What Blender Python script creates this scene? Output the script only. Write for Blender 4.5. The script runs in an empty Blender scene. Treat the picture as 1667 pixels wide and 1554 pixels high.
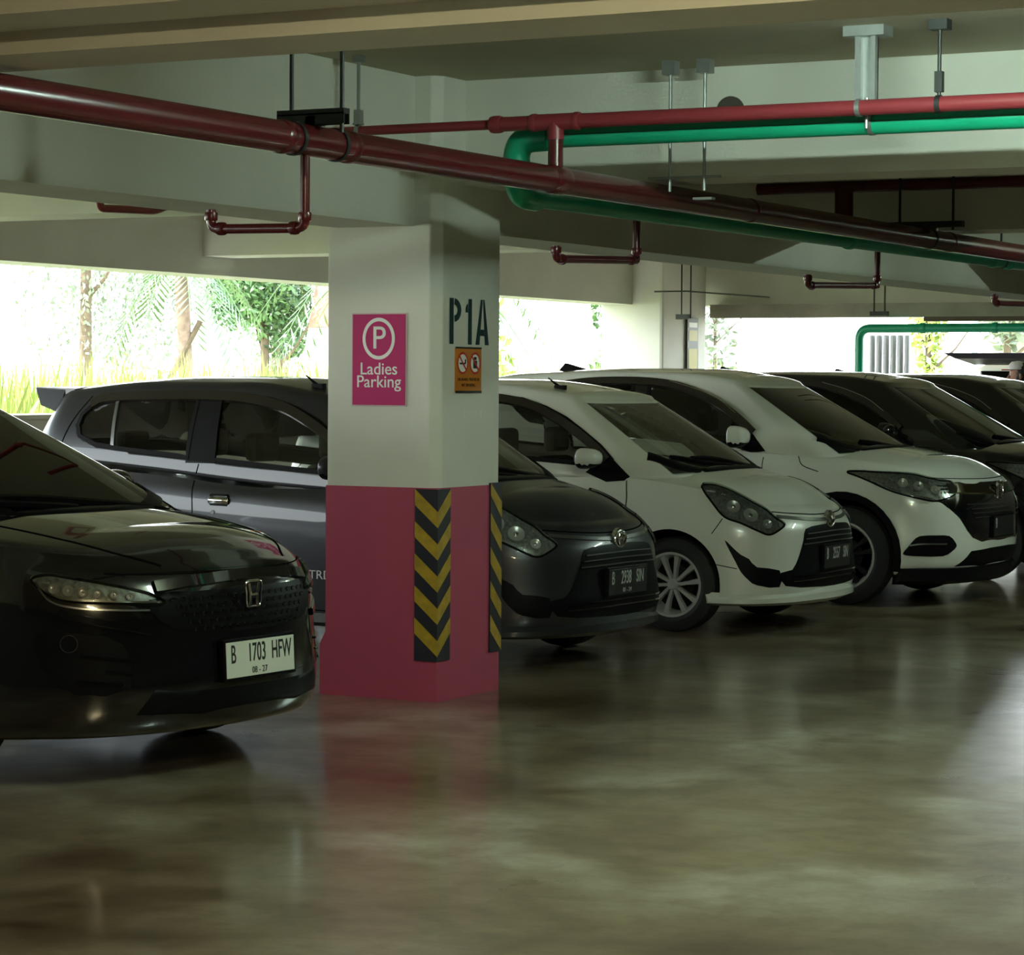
import bpy, bmesh, math, random
import numpy as np
from math import sin, cos, pi, radians, sqrt
from mathutils import Vector, Matrix
from mathutils.bvhtree import BVHTree
from mathutils.geometry import delaunay_2d_cdt, interpolate_bezier
random.seed(7); rng = np.random.default_rng(7)
SC = bpy.context.scene
COL = SC.collection

# ------------------------------------------------------------------ camera, world, sun, exposure
YAW, PITCH, ROLL = radians(28.1), math.atan((777 - 625) / 4250), radians(.4)
fw = Vector((-sin(YAW), cos(YAW), 0)); rt = Vector((cos(YAW), sin(YAW), 0)); up = Vector((0, 0, 1))
F = fw * cos(PITCH) - up * sin(PITCH); U = up * cos(PITCH) + fw * sin(PITCH)
R2 = rt * cos(ROLL) + U * sin(ROLL); U2 = U * cos(ROLL) - rt * sin(ROLL)
cd = bpy.data.cameras.new('camera'); cam = bpy.data.objects.new('camera', cd); COL.objects.link(cam)
cam.matrix_world = Matrix(((R2.x, U2.x, -F.x, 6.0), (R2.y, U2.y, -F.y, -10.5), (R2.z, U2.z, -F.z, 1.48), (0, 0, 0, 1)))
cd.sensor_fit = 'HORIZONTAL'; cd.sensor_width = 36; cd.lens = 36 * 4250 / 1667; cd.clip_end = 500
SC.camera = cam
w = bpy.data.worlds.new('sky'); SC.world = w; w.use_nodes = True
nt = w.node_tree; bg = nt.nodes['Background']
tc = nt.nodes.new('ShaderNodeTexCoord'); sp = nt.nodes.new('ShaderNodeSeparateXYZ'); rp = nt.nodes.new('ShaderNodeValToRGB')
nt.links.new(tc.outputs['Generated'], sp.inputs[0]); nt.links.new(sp.outputs['Z'], rp.inputs[0]); nt.links.new(rp.outputs[0], bg.inputs[0])
rp.color_ramp.elements[0].position = 0.0; rp.color_ramp.elements[0].color = (.95, 1, .96, 1)
rp.color_ramp.elements[1].position = .5; rp.color_ramp.elements[1].color = (.72, .88, 1, 1)
bg.inputs[1].default_value = 6.5
sd = bpy.data.lights.new('sun', 'SUN'); so = bpy.data.objects.new('sun', sd); COL.objects.link(so)
sd.energy = 9; sd.angle = .02; sd.color = (1, .95, .85); so.rotation_euler = Vector((.42, .50, -.80)).to_track_quat('-Z', 'Y').to_euler()
SC.view_settings.view_transform = 'Standard'; SC.view_settings.look = 'None'; SC.view_settings.gamma = 1
SC.view_settings.exposure = 0.6; SC.view_settings.use_curve_mapping = False

# ------------------------------------------------------------------ materials
MATS = {}
def mat(name, col, rough=.5, metal=0, coat=0, noise=0, nscale=6, bump=0, bscale=40, emit=None, estr=0, spec=None, trans=0):
    if name in MATS: return MATS[name]
    m = bpy.data.materials.new(name); m.use_nodes = True; MATS[name] = m
    t = m.node_tree; b = t.nodes['Principled BSDF']
    b.inputs['Base Color'].default_value = (*col, 1); b.inputs['Roughness'].default_value = rough
    b.inputs['Metallic'].default_value = metal; b.inputs['Coat Weight'].default_value = coat; b.inputs['Coat Roughness'].default_value = .03
    if spec is not None: b.inputs['Specular IOR Level'].default_value = spec
    if trans: b.inputs['Transmission Weight'].default_value = trans
    tcn = t.nodes.new('ShaderNodeTexCoord')
    if noise:
        n = t.nodes.new('ShaderNodeTexNoise'); n.inputs['Scale'].default_value = nscale; n.inputs['Detail'].default_value = 6
        t.links.new(tcn.outputs['Object'], n.inputs['Vector'])
        r = t.nodes.new('ShaderNodeValToRGB'); r.color_ramp.elements[0].position = .3; r.color_ramp.elements[1].position = .7
        r.color_ramp.elements[0].color = (*[c * (1 - noise) for c in col], 1); r.color_ramp.elements[1].color = (*[min(1, c * (1 + noise * .5)) for c in col], 1)
        t.links.new(n.outputs['Fac'], r.inputs[0]); t.links.new(r.outputs[0], b.inputs['Base Color'])
    if bump:
        n2 = t.nodes.new('ShaderNodeTexNoise'); n2.inputs['Scale'].default_value = bscale; n2.inputs['Detail'].default_value = 4
        t.links.new(tcn.outputs['Object'], n2.inputs['Vector'])
        bp = t.nodes.new('ShaderNodeBump'); bp.inputs['Strength'].default_value = bump; bp.inputs['Distance'].default_value = .01
        t.links.new(n2.outputs['Fac'], bp.inputs['Height']); t.links.new(bp.outputs[0], b.inputs['Normal'])
    if emit: b.inputs['Emission Color'].default_value = (*emit, 1); b.inputs['Emission Strength'].default_value = estr
    return m
def tinted_glass(name, tint, rough=.02, refl=1.5):
    if name in MATS: return MATS[name]
    m = bpy.data.materials.new(name); m.use_nodes = True; MATS[name] = m; t = m.node_tree
    t.nodes.remove(t.nodes['Principled BSDF']); o = t.nodes['Material Output']
    tr = t.nodes.new('ShaderNodeBsdfTransparent'); tr.inputs[0].default_value = (*tint, 1)
    g = t.nodes.new('ShaderNodeBsdfGlossy'); g.inputs['Roughness'].default_value = rough
    fr = t.nodes.new('ShaderNodeFresnel'); fr.inputs[0].default_value = refl
    mx = t.nodes.new('ShaderNodeMixShader'); t.links.new(fr.outputs[0], mx.inputs[0]); t.links.new(tr.outputs[0], mx.inputs[1]); t.links.new(g.outputs[0], mx.inputs[2])
    t.links.new(mx.outputs[0], o.inputs[0]); return m
PAINT = mat('wall_paint', (.64, .64, .56), .7, noise=.06, nscale=2.5, bump=.15, bscale=60)
CEIL = mat('ceiling_paint', (.42, .40, .29), .8, noise=.08, nscale=2, bump=.15)
PINK = mat('pink_paint', (.41, .055, .108), .6, noise=.05, nscale=3, bump=.1)
CONC = mat('bare_concrete', (.30, .28, .23), .85, noise=.25, nscale=3, bump=.3)
DARKM = mat('dark_metal', (.03, .033, .03), .5, metal=.5)
GALV = mat('galvanised_steel', (.35, .37, .35), .45, metal=.8, noise=.1, nscale=20)
REDP = mat('red_pipe_paint', (.085, .009, .012), .25, noise=.08, nscale=5)
GREENP = mat('green_pipe_plastic', (.005, .33, .17), .32, noise=.05)
BLACK = mat('black_plastic', (.004, .004, .0045), .45, spec=.06)
GLOSSB = mat('gloss_black', (.004, .004, .005), .08, coat=1)
CHROME = mat('chrome', (.75, .75, .75), .12, metal=1)
RUBBER = mat('tyre_rubber', (.012, .012, .012), .75, bump=.2, bscale=80)
ALLOY = mat('alloy_wheel', (.55, .55, .53), .35, metal=.5)
ALLOYD = mat('alloy_dark', (.02, .02, .02), .4, metal=.5)
INTER = mat('car_interior_fabric', (.20, .18, .145), .8, noise=.2, nscale=10)
HLCLEAR = tinted_glass('headlight_lens', (.75, .77, .75), .02, 1.45)
WHITEP = mat('white_lettering', (.75, .76, .72), .5)
BLACKP = mat('black_lettering', (.01, .01, .01), .5)
GAP = mat('panel_gap', (.004, .004, .004), .8, spec=0)

# ------------------------------------------------------------------ mesh helpers
class MB:
    def __init__(s): s.v = []; s.f = []; s.m = []
    def add(s, vs, fs, mi=0):
        o = len(s.v); s.v += [tuple(p) for p in vs]; s.f += [tuple(i + o for i in q) for q in fs]; s.m += [mi] * len(fs); return s
    def box(s, x0, x1, y0, y1, z0, z1, mi=0):
        return s.add([(x0, y0, z0), (x1, y0, z0), (x1, y1, z0), (x0, y1, z0), (x0, y0, z1), (x1, y0, z1), (x1, y1, z1), (x0, y1, z1)],
                     [(0, 3, 2, 1), (4, 5, 6, 7), (0, 1, 5, 4), (1, 2, 6, 5), (2, 3, 7, 6), (3, 0, 4, 7)], mi)
    def bar(s, a, b, w, h, upv=(0, 0, 1), mi=0):
        a = Vector(a); b = Vector(b); d = (b - a).normalized(); u = Vector(upv); sde = d.cross(u).normalized(); u = sde.cross(d).normalized()
        P = [p + sde * (sx * w / 2) + u * (sz * h / 2) for p in (a, b) for sx, sz in ((-1, -1), (1, -1), (1, 1), (-1, 1))]
        return s.add(P, [(3, 2, 1, 0), (4, 5, 6, 7), (0, 1, 5, 4), (1, 2, 6, 5), (2, 3, 7, 6), (3, 0, 4, 7)], mi)
    def tube(s, pts, r, n=16, mi=0, cap=True):
        pts = [Vector(p) for p in pts]; k = len(pts); rs = r if isinstance(r, (list, tuple)) else [r] * k
        o = len(s.v); u = None
        for i, p in enumerate(pts):
            d = (pts[min(i + 1, k - 1)] - pts[max(i - 1, 0)]).normalized()
            if u is None:
                u = d.orthogonal().normalized()
            u = (u - d * u.dot(d)).normalized(); v = d.cross(u)
            for j in range(n):
                a = 2 * pi * j / n; s.v.append(tuple(p + (u * cos(a) + v * sin(a)) * rs[i]))
        for i in range(k - 1):
            for j in range(n):
                s.f.append((o + i * n + j, o + i * n + (j + 1) % n, o + (i + 1) * n + (j + 1) % n, o + (i + 1) * n + j)); s.m.append(mi)
        if cap:
            s.f.append(tuple(o + j for j in range(n))[::-1]); s.f.append(tuple(o + (k - 1) * n + j for j in range(n))); s.m += [mi, mi]
        return s
    def lathe(s, prof, origin, axis='y', n=48, mi=0, closed=False):
        # prof: list of (radius, along-axis)
        o = len(s.v); k = len(prof)
        for (r, t) in prof:
            for j in range(n):
                a = 2 * pi * j / n; c, q = r * cos(a), r * sin(a)
                p = (c, t, q) if axis == 'y' else ((t, c, q) if axis == 'x' else (c, q, t))
                s.v.append((p[0] + origin[0], p[1] + origin[1], p[2] + origin[2]))
        for i in range(k - 1 + (1 if closed else 0)):
            i2 = (i + 1) % k
            for j in range(n):
                s.f.append((o + i * n + j, o + i * n + (j + 1) % n, o + i2 * n + (j + 1) % n, o + i2 * n + j)); s.m.append(mi)
        if not closed:
            s.f.append(tuple(o + j for j in range(n))); s.f.append(tuple(o + (k - 1) * n + j for j in range(n))[::-1]); s.m += [mi, mi]
        return s
    def build(s, name, mats, parent=None, smooth=False, sharp=40, bevel=0):
        me = bpy.data.meshes.new(name); me.from_pydata(s.v, [], s.f); me.validate()
        if not isinstance(mats, (list, tuple)): mats = [mats]
        for m in mats: me.materials.append(m)
        if len(me.polygons) == len(s.m): me.polygons.foreach_set('material_index', s.m)
        bm = bmesh.new(); bm.from_mesh(me); bmesh.ops.recalc_face_normals(bm, faces=bm.faces); bm.to_mesh(me); bm.free()
        if smooth:
            me.polygons.foreach_set('use_smooth', [True] * len(me.polygons)); me.set_sharp_from_angle(angle=radians(sharp))
        o = bpy.data.objects.new(name, me); COL.objects.link(o); o.parent = parent
        if bevel:
            b = o.modifiers.new('bevel', 'BEVEL'); b.width = bevel; b.segments = 2; b.limit_method = 'ANGLE'
        return o
def empty(name, loc=(0, 0, 0), rz=0):
    o = bpy.data.objects.new(name, None); COL.objects.link(o); o.location = loc; o.rotation_euler = (0, 0, rz); o.empty_display_size = .2; return o
def tag(o, label, cat, group=None, kind=None):
    o['label'] = label; o['category'] = cat
    if group: o['group'] = group
    if kind: o['kind'] = kind
    return o
def struct(name, mb, m, label=None, bevel=0, parent=None):
    o = mb.build(name, m, parent, bevel=bevel); o['kind'] = 'structure'
    if label: o['label'] = label
    return o
def spl(pts, n=8, closed=False):
    """Catmull-Rom through points (any dimension)"""
    P = [np.array(p, float) for p in pts]; k = len(P); out = []
    rngk = range(k) if closed else range(k - 1)
    for i in rngk:
        p1, p2 = P[i], P[(i + 1) % k]
        p0 = P[i - 1] if (closed or i > 0) else 2 * p1 - p2
        p3 = P[(i + 2) % k] if (closed or i + 2 < k) else 2 * p2 - p1
        for j in range(n):
            t = j / n; out.append(.5 * ((2 * p1) + (-p0 + p2) * t + (2 * p0 - 5 * p1 + 4 * p2 - p3) * t * t + (-p0 + 3 * p1 - 3 * p2 + p3) * t ** 3))
    if not closed: out.append(P[-1])
    return [tuple(q) for q in out]
def round_path(pts, r, n=6):
    """polyline with its corners rounded (pipe bends)"""
    P = [Vector(p) for p in pts]; out = [P[0]]
    for i in range(1, len(P) - 1):
        a = (P[i - 1] - P[i]); b = (P[i + 1] - P[i]); rr = min(r, a.length * .49, b.length * .49); a.normalize(); b.normalize()
        s_, e_ = P[i] + a * rr, P[i] + b * rr
        for j in range(n + 1):
            t = j / n; out.append(s_ * (1 - t) ** 2 + P[i] * 2 * t * (1 - t) + e_ * t * t)
    out.append(P[-1]); return out
def text(body, size, name, m, parent, M, sx=1, extrude=.0008, align='CENTER', off=0):
    cu = bpy.data.curves.new(name, 'FONT'); cu.body = body; cu.size = size; cu.extrude = extrude; cu.align_x = align; cu.align_y = 'CENTER'; cu.offset = off
    tmp = bpy.data.objects.new('tmp', cu); COL.objects.link(tmp)
    me = bpy.data.meshes.new_from_object(tmp.evaluated_get(bpy.context.evaluated_depsgraph_get())); COL.objects.unlink(tmp); bpy.data.objects.remove(tmp)
    me.transform(Matrix.Diagonal((sx, 1, 1, 1))); me.transform(M); me.materials.clear(); me.materials.append(m); me.name = name
    o = bpy.data.objects.new(name, me); COL.objects.link(o); o.parent = parent; return o
def frame_mat(origin, xdir, ydir):
    x = Vector(xdir).normalized(); y = Vector(ydir).normalized(); z = x.cross(y).normalized(); y = z.cross(x)
    return Matrix(((x.x, y.x, z.x, origin[0]), (x.y, y.y, z.y, origin[1]), (x.z, y.z, z.z, origin[2]), (0, 0, 0, 1)))

# ------------------------------------------------------------------ large structure
fm = bpy.data.materials.new('polished_floor'); fm.use_nodes = True; t = fm.node_tree; b = t.nodes['Principled BSDF']
tcn = t.nodes.new('ShaderNodeTexCoord')
def nz(scale, det, dist=0, stretch=None):
    n = t.nodes.new('ShaderNodeTexNoise'); n.inputs['Scale'].default_value = scale; n.inputs['Detail'].default_value = det; n.inputs['Distortion'].default_value = dist
    if stretch:
        mp = t.nodes.new('ShaderNodeMapping'); mp.inputs['Scale'].default_value = stretch; t.links.new(tcn.outputs['Object'], mp.inputs[0]); t.links.new(mp.outputs[0], n.inputs['Vector'])
    else: t.links.new(tcn.outputs['Object'], n.inputs['Vector'])
    return n
def ramp(n, *stops):
    r = t.nodes.new('ShaderNodeValToRGB'); e = r.color_ramp.elements
    while len(e) < len(stops): e.new(.5)
    for i, (p, c) in enumerate(stops): e[i].position = p; e[i].color = (*c, 1) if len(c) == 3 else c
    t.links.new(n.outputs['Fac'], r.inputs[0]); return r
def mixc(a, bb, fac, mode='MIX'):
    m = t.nodes.new('ShaderNodeMix'); m.data_type = 'RGBA'; m.blend_type = mode
    t.links.new(a, m.inputs[6]); t.links.new(bb, m.inputs[7])
    if isinstance(fac, float): m.inputs[0].default_value = fac
    else: t.links.new(fac, m.inputs[0])
    return m.outputs[2]
c1 = ramp(nz(.75, 12, .4), (.34, (.085, .048, .02)), (.45, (.22, .165, .095)), (.54, (.27, .225, .145)), (.66, (.42, .39, .30)))
c2 = ramp(nz(2.2, 12, .5), (.36, (.52, .44, .34)), (.5, (.85, .83, .78)), (.62, (1, 1, 1)))
c3 = ramp(nz(38, 4), (.3, (.75, .75, .75)), (.6, (1, 1, 1)))
c4 = ramp(nz(9, 10, .3), (.38, (.62, .55, .45)), (.56, (1, 1, 1)))
o_ = mixc(c1.outputs[0], c2.outputs[0], .85, 'MULTIPLY'); o_ = mixc(o_, c3.outputs[0], .5, 'MULTIPLY'); o_ = mixc(o_, c4.outputs[0], .5, 'MULTIPLY')
t.links.new(o_, b.inputs['Base Color'])
rr = ramp(nz(1.3, 6, .8), (.3, (.26,) * 3), (.7, (.42,) * 3)); t.links.new(rr.outputs[0], b.inputs['Roughness'])
b.inputs['Specular IOR Level'].default_value = .3; b.inputs['Coat Weight'].default_value = .75; b.inputs['Coat Roughness'].default_value = .16; b.inputs['Coat IOR'].default_value = 1.6
bp = t.nodes.new('ShaderNodeBump'); bp.inputs['Strength'].default_value = .12; bp.inputs['Distance'].default_value = .004
t.links.new(nz(14, 6).outputs['Fac'], bp.inputs['Height']); t.links.new(bp.outputs[0], b.inputs['Normal'])
FLOOR = fm
struct('floor', MB().box(-5.9, 24, -16, 30, -.2, 0), FLOOR)
struct('ceiling', MB().box(-6, 24, -16, 15.4, 2.9, 3.2), CEIL)
struct('trim_1', MB().box(-.55, -.13, -16, 15, 2.21, 3.0), PAINT, 'long grey-green painted concrete beam running over the pillar along the row of cars')
struct('trim_2', MB().box(-.13, 24, -4.57, -4.235, 2.41, 3.0).box(-.13, 24, -4.86, -4.569, 2.475, 3.0), PAINT, 'stepped ceiling beam crossing the top left of the view')
struct('trim_3', MB().box(-.13, 24, .25, .62, 2.41, 3.0), PAINT, 'crosswise ceiling beam meeting the pillar')
struct('trim_4', MB().box(-.13, 24, 4.6, 5.0, 2.42, 3.0), PAINT, 'shaded crosswise ceiling beam beyond the pillar')
struct('trim_5', MB().box(-.13, 24, 8.0, 8.4, 2.41, 3.0), PAINT, 'farthest crosswise ceiling beam over the aisle')
struct('trim_6', MB().box(-5.9, -5.5, -16, 15.3, 2.30, 3.0), PAINT, 'cream edge beam above the open side of the car park')
struct('trim_7', MB().box(-5.5, -.55, 6.0, 6.4, 2.44, 3.0).box(-5.5, -.55, 1.6, 2.0, 2.44, 3.0).box(-5.5, -.55, -3.2, -2.8, 2.44, 3.0), PAINT, 'cream cross beams between the long beam and the open side')
struct('trim_8', MB().box(-5.5, 24, 15.0, 15.35, 2.33, 3.0), PAINT, 'cream beam at the far end of the car park')
struct('trim_9', MB().box(-5.15, 24, 14.78, 14.99, 2.19, 2.33), CONC, 'bare concrete lintel under the far end beam')
struct('wall_left', MB().box(-5.8, -5.55, -16, 13.6, 0, 1.21).box(-5.84, -5.5, -16, 13.6, 1.21, 1.245), PAINT, 'low cream parapet along the open side', bevel=.008)
struct('wall_far_blocker', MB().box(-1.3, 15, 15.05, 15.3, 0, 2.4), CONC)  # unseen wall, added to keep the bright outside out of car-front reflections
struct('wall_back', MB().box(-6, 24, -16.3, -16, 0, 3), mat('dark_wall', (.05, .05, .045), .9))  # unseen; dark colour chosen to cut fill light and car reflections
struct('wall_right', MB().box(15, 15.3, -16, 30, 0, 3), mat('dark_wall', (.05, .05, .045), .9))  # unseen; closed off and darkened so car fronts mirror no bright opening
struct('ground', MB().box(-90, -5.91, -40, 120, -.5, -.25).box(-5.91, 60, 30.01, 120, -.5, -.05), mat('outdoor_ground', (.40, .46, .22), .9, noise=.4, nscale=1.5))

# far corner pillar
p = empty('pillar', (-5.5, 14.1, 0)); tag(p, 'far white corner pillar carrying a small black and yellow sign', 'pillar')
MB().box(-5.86, -5.16, 13.62, 14.72, 0, 2.95).build('shaft', PAINT, p, bevel=.03).matrix_parent_inverse = Matrix.Translation((5.5, -14.1, 0))
MB().box(-5.86, -5.14, 13.6, 14.74, 0, 1.05).build('painted_base', PINK, p, bevel=.02).matrix_parent_inverse = Matrix.Translation((5.5, -14.1, 0))
YEL = mat('sign_yellow', (.36, .32, .01), .5)
s = empty('instruction_sign', (-5.14, 14.3, 1.88)); tag(s, 'small black and yellow sign on the far corner pillar', 'sign')
MB().box(0, .012, -.13, .14, -.30, .30).build('panel', mat('sign_black', (.03, .035, .02), .5), s)
MB().box(.012, .015, -.10, .11, .06, .17).box(.012, .015, -.10, .11, -.28, -.02).build('yellow_field', YEL, s)
MB().box(.012, .015, -.10, .11, .2, .25).build('white_strip', WHITEP, s)

# main pillar
p = empty('pillar', (-.3, .3, 0)); tag(p, 'square white pillar with pink lower half, the Ladies Parking sign and painted P1A', 'pillar')
INV = Matrix.Translation((.3, -.3, 0))
def pchild(mb, name, m, **k):
    o = mb.build(name, m, p, **k); o.matrix_parent_inverse = INV; return o
mb = MB(); c_ = .045
ring = [(-.6, 0), (-c_, 0), (0, c_), (0, .6), (-.6, .6)]
mb.add([(x, y, .99) for x, y in ring] + [(x, y, 2.95) for x, y in ring], [(0, 1, 6, 5), (1, 2, 7, 6), (2, 3, 8, 7), (3, 4, 9, 8), (4, 0, 5, 9), (0, 4, 3, 2, 1), (5, 6, 7, 8, 9)])
pchild(mb, 'shaft', PAINT, bevel=.006)
mb = MB().box(-.604, .004, -.004, .604, .24, .995); mb.box(-.635, .004, -.004, .604, 0, .24)
mb.add([(-.635, -.006, .239), (-.604, -.004, .30), (-.604, .604, .30), (-.635, .606, .239), (-.60, -.004, .239), (-.60, .604, .239)], [(0, 1, 2, 3), (0, 4, 1), (3, 2, 5)])
pchild(mb, 'painted_base', PINK)
# chevron corner guards
def guard(cx, cy, sx, z0, z1, name):
    # L-shaped guard on a vertical corner: legs along -x*sx and +y
    w1 = .115; N = 6; pitch = (z1 - z0) / 5.35; g = .007
    mb = MB(); mbk = MB()
    mbk_pts = [(cx - sx * w1, cy - g), (cx + sx * g, cy - g), (cx + sx * g, cy + w1)]
    for a, b_ in ((mbk_pts[0], mbk_pts[1]), (mbk_pts[1], mbk_pts[2])):
        mbk.add([(*a, z0), (*b_, z0), (*b_, z1), (*a, z1)], [(0, 1, 2, 3)])
        # inner return to give it thickness
    mbk.add([(cx - sx * w1, cy, z0), (cx - sx * w1, cy - g, z0), (cx - sx * w1, cy - g, z1), (cx - sx * w1, cy, z1),
             (cx, cy + w1, z0), (cx + sx * g, cy + w1, z0), (cx + sx * g, cy + w1, z1), (cx, cy + w1, z1)], [(0, 1, 2, 3), (4, 5, 6, 7)])
    mbk.add([(cx - sx * w1, cy - g, z0), (cx + sx * g, cy - g, z0), (cx + sx * g, cy + w1, z0), (cx, cy + w1, z0), (cx, cy, z0), (cx - sx * w1, cy, z0)], [(0, 1, 4, 5), (1, 2, 3, 4)])
    g2 = g + .0015; drop = .105; th = pitch * .5
    for i in range(-1, 6):
        zt = z1 - .0 - i * pitch
        for k, (ax, bx) in enumerate((((cx - sx * w1, cy - g2), (cx + sx * g2, cy - g2)), ((cx + sx * g2, cy + w1), (cx + sx * g2, cy - g2)))):
            # from outer edge (high) to the corner (low)
            q = [[*ax, zt], [*bx, zt - drop], [*bx, zt - drop - th], [*ax, zt - th]]
            # clip to z0..z1 : skip if the corner leaves the guard
            if q[1][2] > z1 + .001 and q[0][2] > z1: 
                continue
            if q[2][2] < z0 + .01: continue
            # clip top of outer end
            if q[0][2] > z1:
                f_ = (q[0][2] - z1) / drop; e = [ax[0] + (bx[0] - ax[0]) * f_, ax[1] + (bx[1] - ax[1]) * f_, z1]
                q = [e, q[1], q[2], q[3]] if q[3][2] < z1 else [e, q[1], q[2]]
                if q[-1][2] < z1 and len(q) == 4: q.append([*ax, z1])
            mb.add(q, [tuple(range(len(q)))])
    b1 = pchild(mbk, 'corner_guard', mat('guard_black', (.012, .012, .018), .5)); b1['label'] = name
    s1 = mb.build('yellow_chevrons', mat('guard_yellow', (.42, .27, .012), .5, noise=.25, nscale=25), b1)
    s1.matrix_parent_inverse = Matrix.Identity(4)
guard(0.004, -.004, 1, .19, .99, 'black and yellow chevron guard on the near corner')
mb_ = None
# far corner guard (faces the aisle)
def guard_far():
    x = .012; z0, z1 = .19, 1.005; y1 = .604; y0 = .5
    b1 = pchild(MB().box(.002, x, y0, y1 + .008, z0, z1), 'corner_guard', MATS['guard_black']); b1['label'] = 'black and yellow guard on the far aisle corner'
    m_ = MB(); pitch = .163
    for i in range(-1, 6):
        zt = z1 - i * pitch + .02
        q = [(x + .001, y0, zt), (x + .001, y1 + .008, zt - .115), (x + .001, y1 + .008, zt - .115 - .08), (x + .001, y0, zt - .08)]
        q = [(a, b_, min(z1, max(z0, c))) for a, b_, c in q]
        if q[0][2] - q[3][2] + q[1][2] - q[2][2] > .03: m_.add(q, [(0, 1, 2, 3)])
    m_.build('yellow_stripes', MATS['guard_yellow'], b1)
guard_far()
# stencilled P1A, with the stencil bridges
TEAL = mat('stencil_teal', (.006, .035, .04), .6, noise=.2, nscale=30)
def sten(polys, y0, wd, z0, h):
    m_ = MB()
    for P in polys:
        m_.add([(.0025, y0 + a * wd, z0 + b_ * h) for a, b_ in P], [tuple(range(len(P)))])
    return m_
zP, hP = 1.665, .215
arcP = [(.35 + .62 * sin(a) * 1.0, .74 + .26 * cos(a)) for a in np.linspace(0.1, pi - .1, 12)]
arcPi = [(.35 + .30 * sin(a), .74 + .12 * cos(a)) for a in np.linspace(pi - .1, .1, 12)]
lt = pchild(sten([[(-.06, 0), (.32, 0), (.32, 1), (-.06, 1)]], .11, .105, zP, hP), 'stencil_letters', TEAL)
m_ = MB()
def letter(polys, y0, wd):
    for P in polys: m_.add([(.0025, y0 + a * wd, zP + b_ * hP) for a, b_ in P], [tuple(range(len(P)))])
for i in range(11):
    letter([[arcP[i], arcP[i + 1], arcPi[10 - i], arcPi[11 - i]]], .105, .115)
letter([[(.26, 0), (.64, 0), (.64, 1), (.30, 1)], [(.02, .70), (.26, .70), (.26, .90), (.1, .86), (.02, .8)]], .255, .10)
letter([[(-.04, 0), (.28, 0), (.52, 1), (.36, 1)], [(.70, 0), (1.02, 0), (.66, 1), (.55, 1), (.58, .75)], [(.30, .2), (.66, .2), (.64, .34), (.34, .34)]], .36, .125)
pchild(m_, 'stencil_letters', TEAL)
# faint remains of removed sticker
m_ = MB()
for yy, zz, hh in ((.25, 1.33, .03), (.30, 1.335, .012), (.36, 1.33, .03), (.41, 1.32, .04), (.45, 1.335, .02)):
    m_.box(.0, .0015, yy, yy + .008, zz, zz + hh)
pchild(m_, 'sticker_residue', mat('residue', (.75, .74, .66), .8))

# Ladies Parking sign
SGN = mat('sign_magenta', (.46, .010, .125), .7, noise=.05)
s = empty('parking_sign', (-.3, -.002, 1.39)); tag(s, 'magenta Ladies Parking sign with white circled P on the pillar', 'sign')
s.location = (-.313, 0, 1.59); hw, hh = .143, .212
MB().box(-hw - .006, hw + .006, -.006, -.001, -hh - .006, hh + .006).build('backing', mat('sign_edge', (.55, .42, .42), .5), s)
MB().box(-hw, hw, -.009, -.006, -hh, hh).build('panel', SGN, s)
mb = MB(); N = 48
for i in range(N):
    a0, a1 = 2 * pi * i / N, 2 * pi * (i + 1) / N
    mb.add([(.088 * cos(a0), -.0105, .098 + .098 * sin(a0)), (.088 * cos(a1), -.0105, .098 + .098 * sin(a1)), (.072 * cos(a1), -.0105, .098 + .081 * sin(a1)), (.072 * cos(a0), -.0105, .098 + .081 * sin(a0))], [(0, 1, 2, 3)])
mb.build('ring', WHITEP, s)
for bd, sz, z_, sx in (('P', .150, .097, 1.02), ('Ladies', .080, -.045, 1.03), ('Parking', .080, -.105, 1.03)):
    text(bd, sz, 'lettering', WHITEP, s, frame_mat((0, -.0098, z_), (1, 0, 0), (0, 0, 1)), sx, off=.0004)
# orange warning sign
s = empty('warning_sign', (.002, .275, 1.545)); tag(s, 'small orange prohibition sign with two red circles below the P1A letters', 'sign')
s.location = (0, .283, 1.545)
ORG = mat('sign_orange', (.5, .17, .012), .45); REDS = mat('sign_red', (.5, .02, .015), .45)
MB().box(.001, .006, -.125, .125, -.105, .105).build('panel', ORG, s)
MB().box(.0055, .0075, -.125, .125, .1, .108).build('border', BLACKP, s); MB().box(.0055, .0075, -.125, .125, -.108, -.098).build('border', BLACKP, s)
for yc, kind in ((-.06, 0), (.06, 1)):
    mb = MB(); md = MB(); n = 28
    for i in range(n):
        a0, a1 = 2 * pi * i / n, 2 * pi * (i + 1) / n; R0, R1 = .052, .042
        mb.add([(.0085, yc + R0 * cos(a0), .032 + R0 * sin(a0)), (.0085, yc + R0 * cos(a1), .032 + R0 * sin(a1)), (.0085, yc + R1 * cos(a1), .032 + R1 * sin(a1)), (.0085, yc + R1 * cos(a0), .032 + R1 * sin(a0))], [(0, 1, 2, 3)])
    md.add([(.0075, yc + .05 * cos(2 * pi * i / n), .032 + .05 * sin(2 * pi * i / n)) for i in range(n)], [tuple(range(n))])
    d = .031
    mb.bar((.009, yc - d, .032 + d), (.009, yc + d, .032 - d), .009, .001, (1, 0, 0))
    disc = md.build('disc', WHITEP, s); mb.build('red_ring', REDS, disc)
    k = MB()
    if kind == 0: k.box(.008, .0088, yc - .03, yc + .02, .026, .034).box(.008, .0088, yc + .02, yc + .03, .028, .05)
    else: k.box(.008, .0088, yc - .018, yc + .018, .008, .045).box(.008, .0088, yc - .012, yc + .012, .048, .062)
    k.build('pictogram', BLACKP, disc)
text('DILARANG MEROKOK', .021, 'lettering', BLACKP, s, frame_mat((.0065, 0, -.045), (0, 1, 0), (0, 0, 1)), 1.0)
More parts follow.
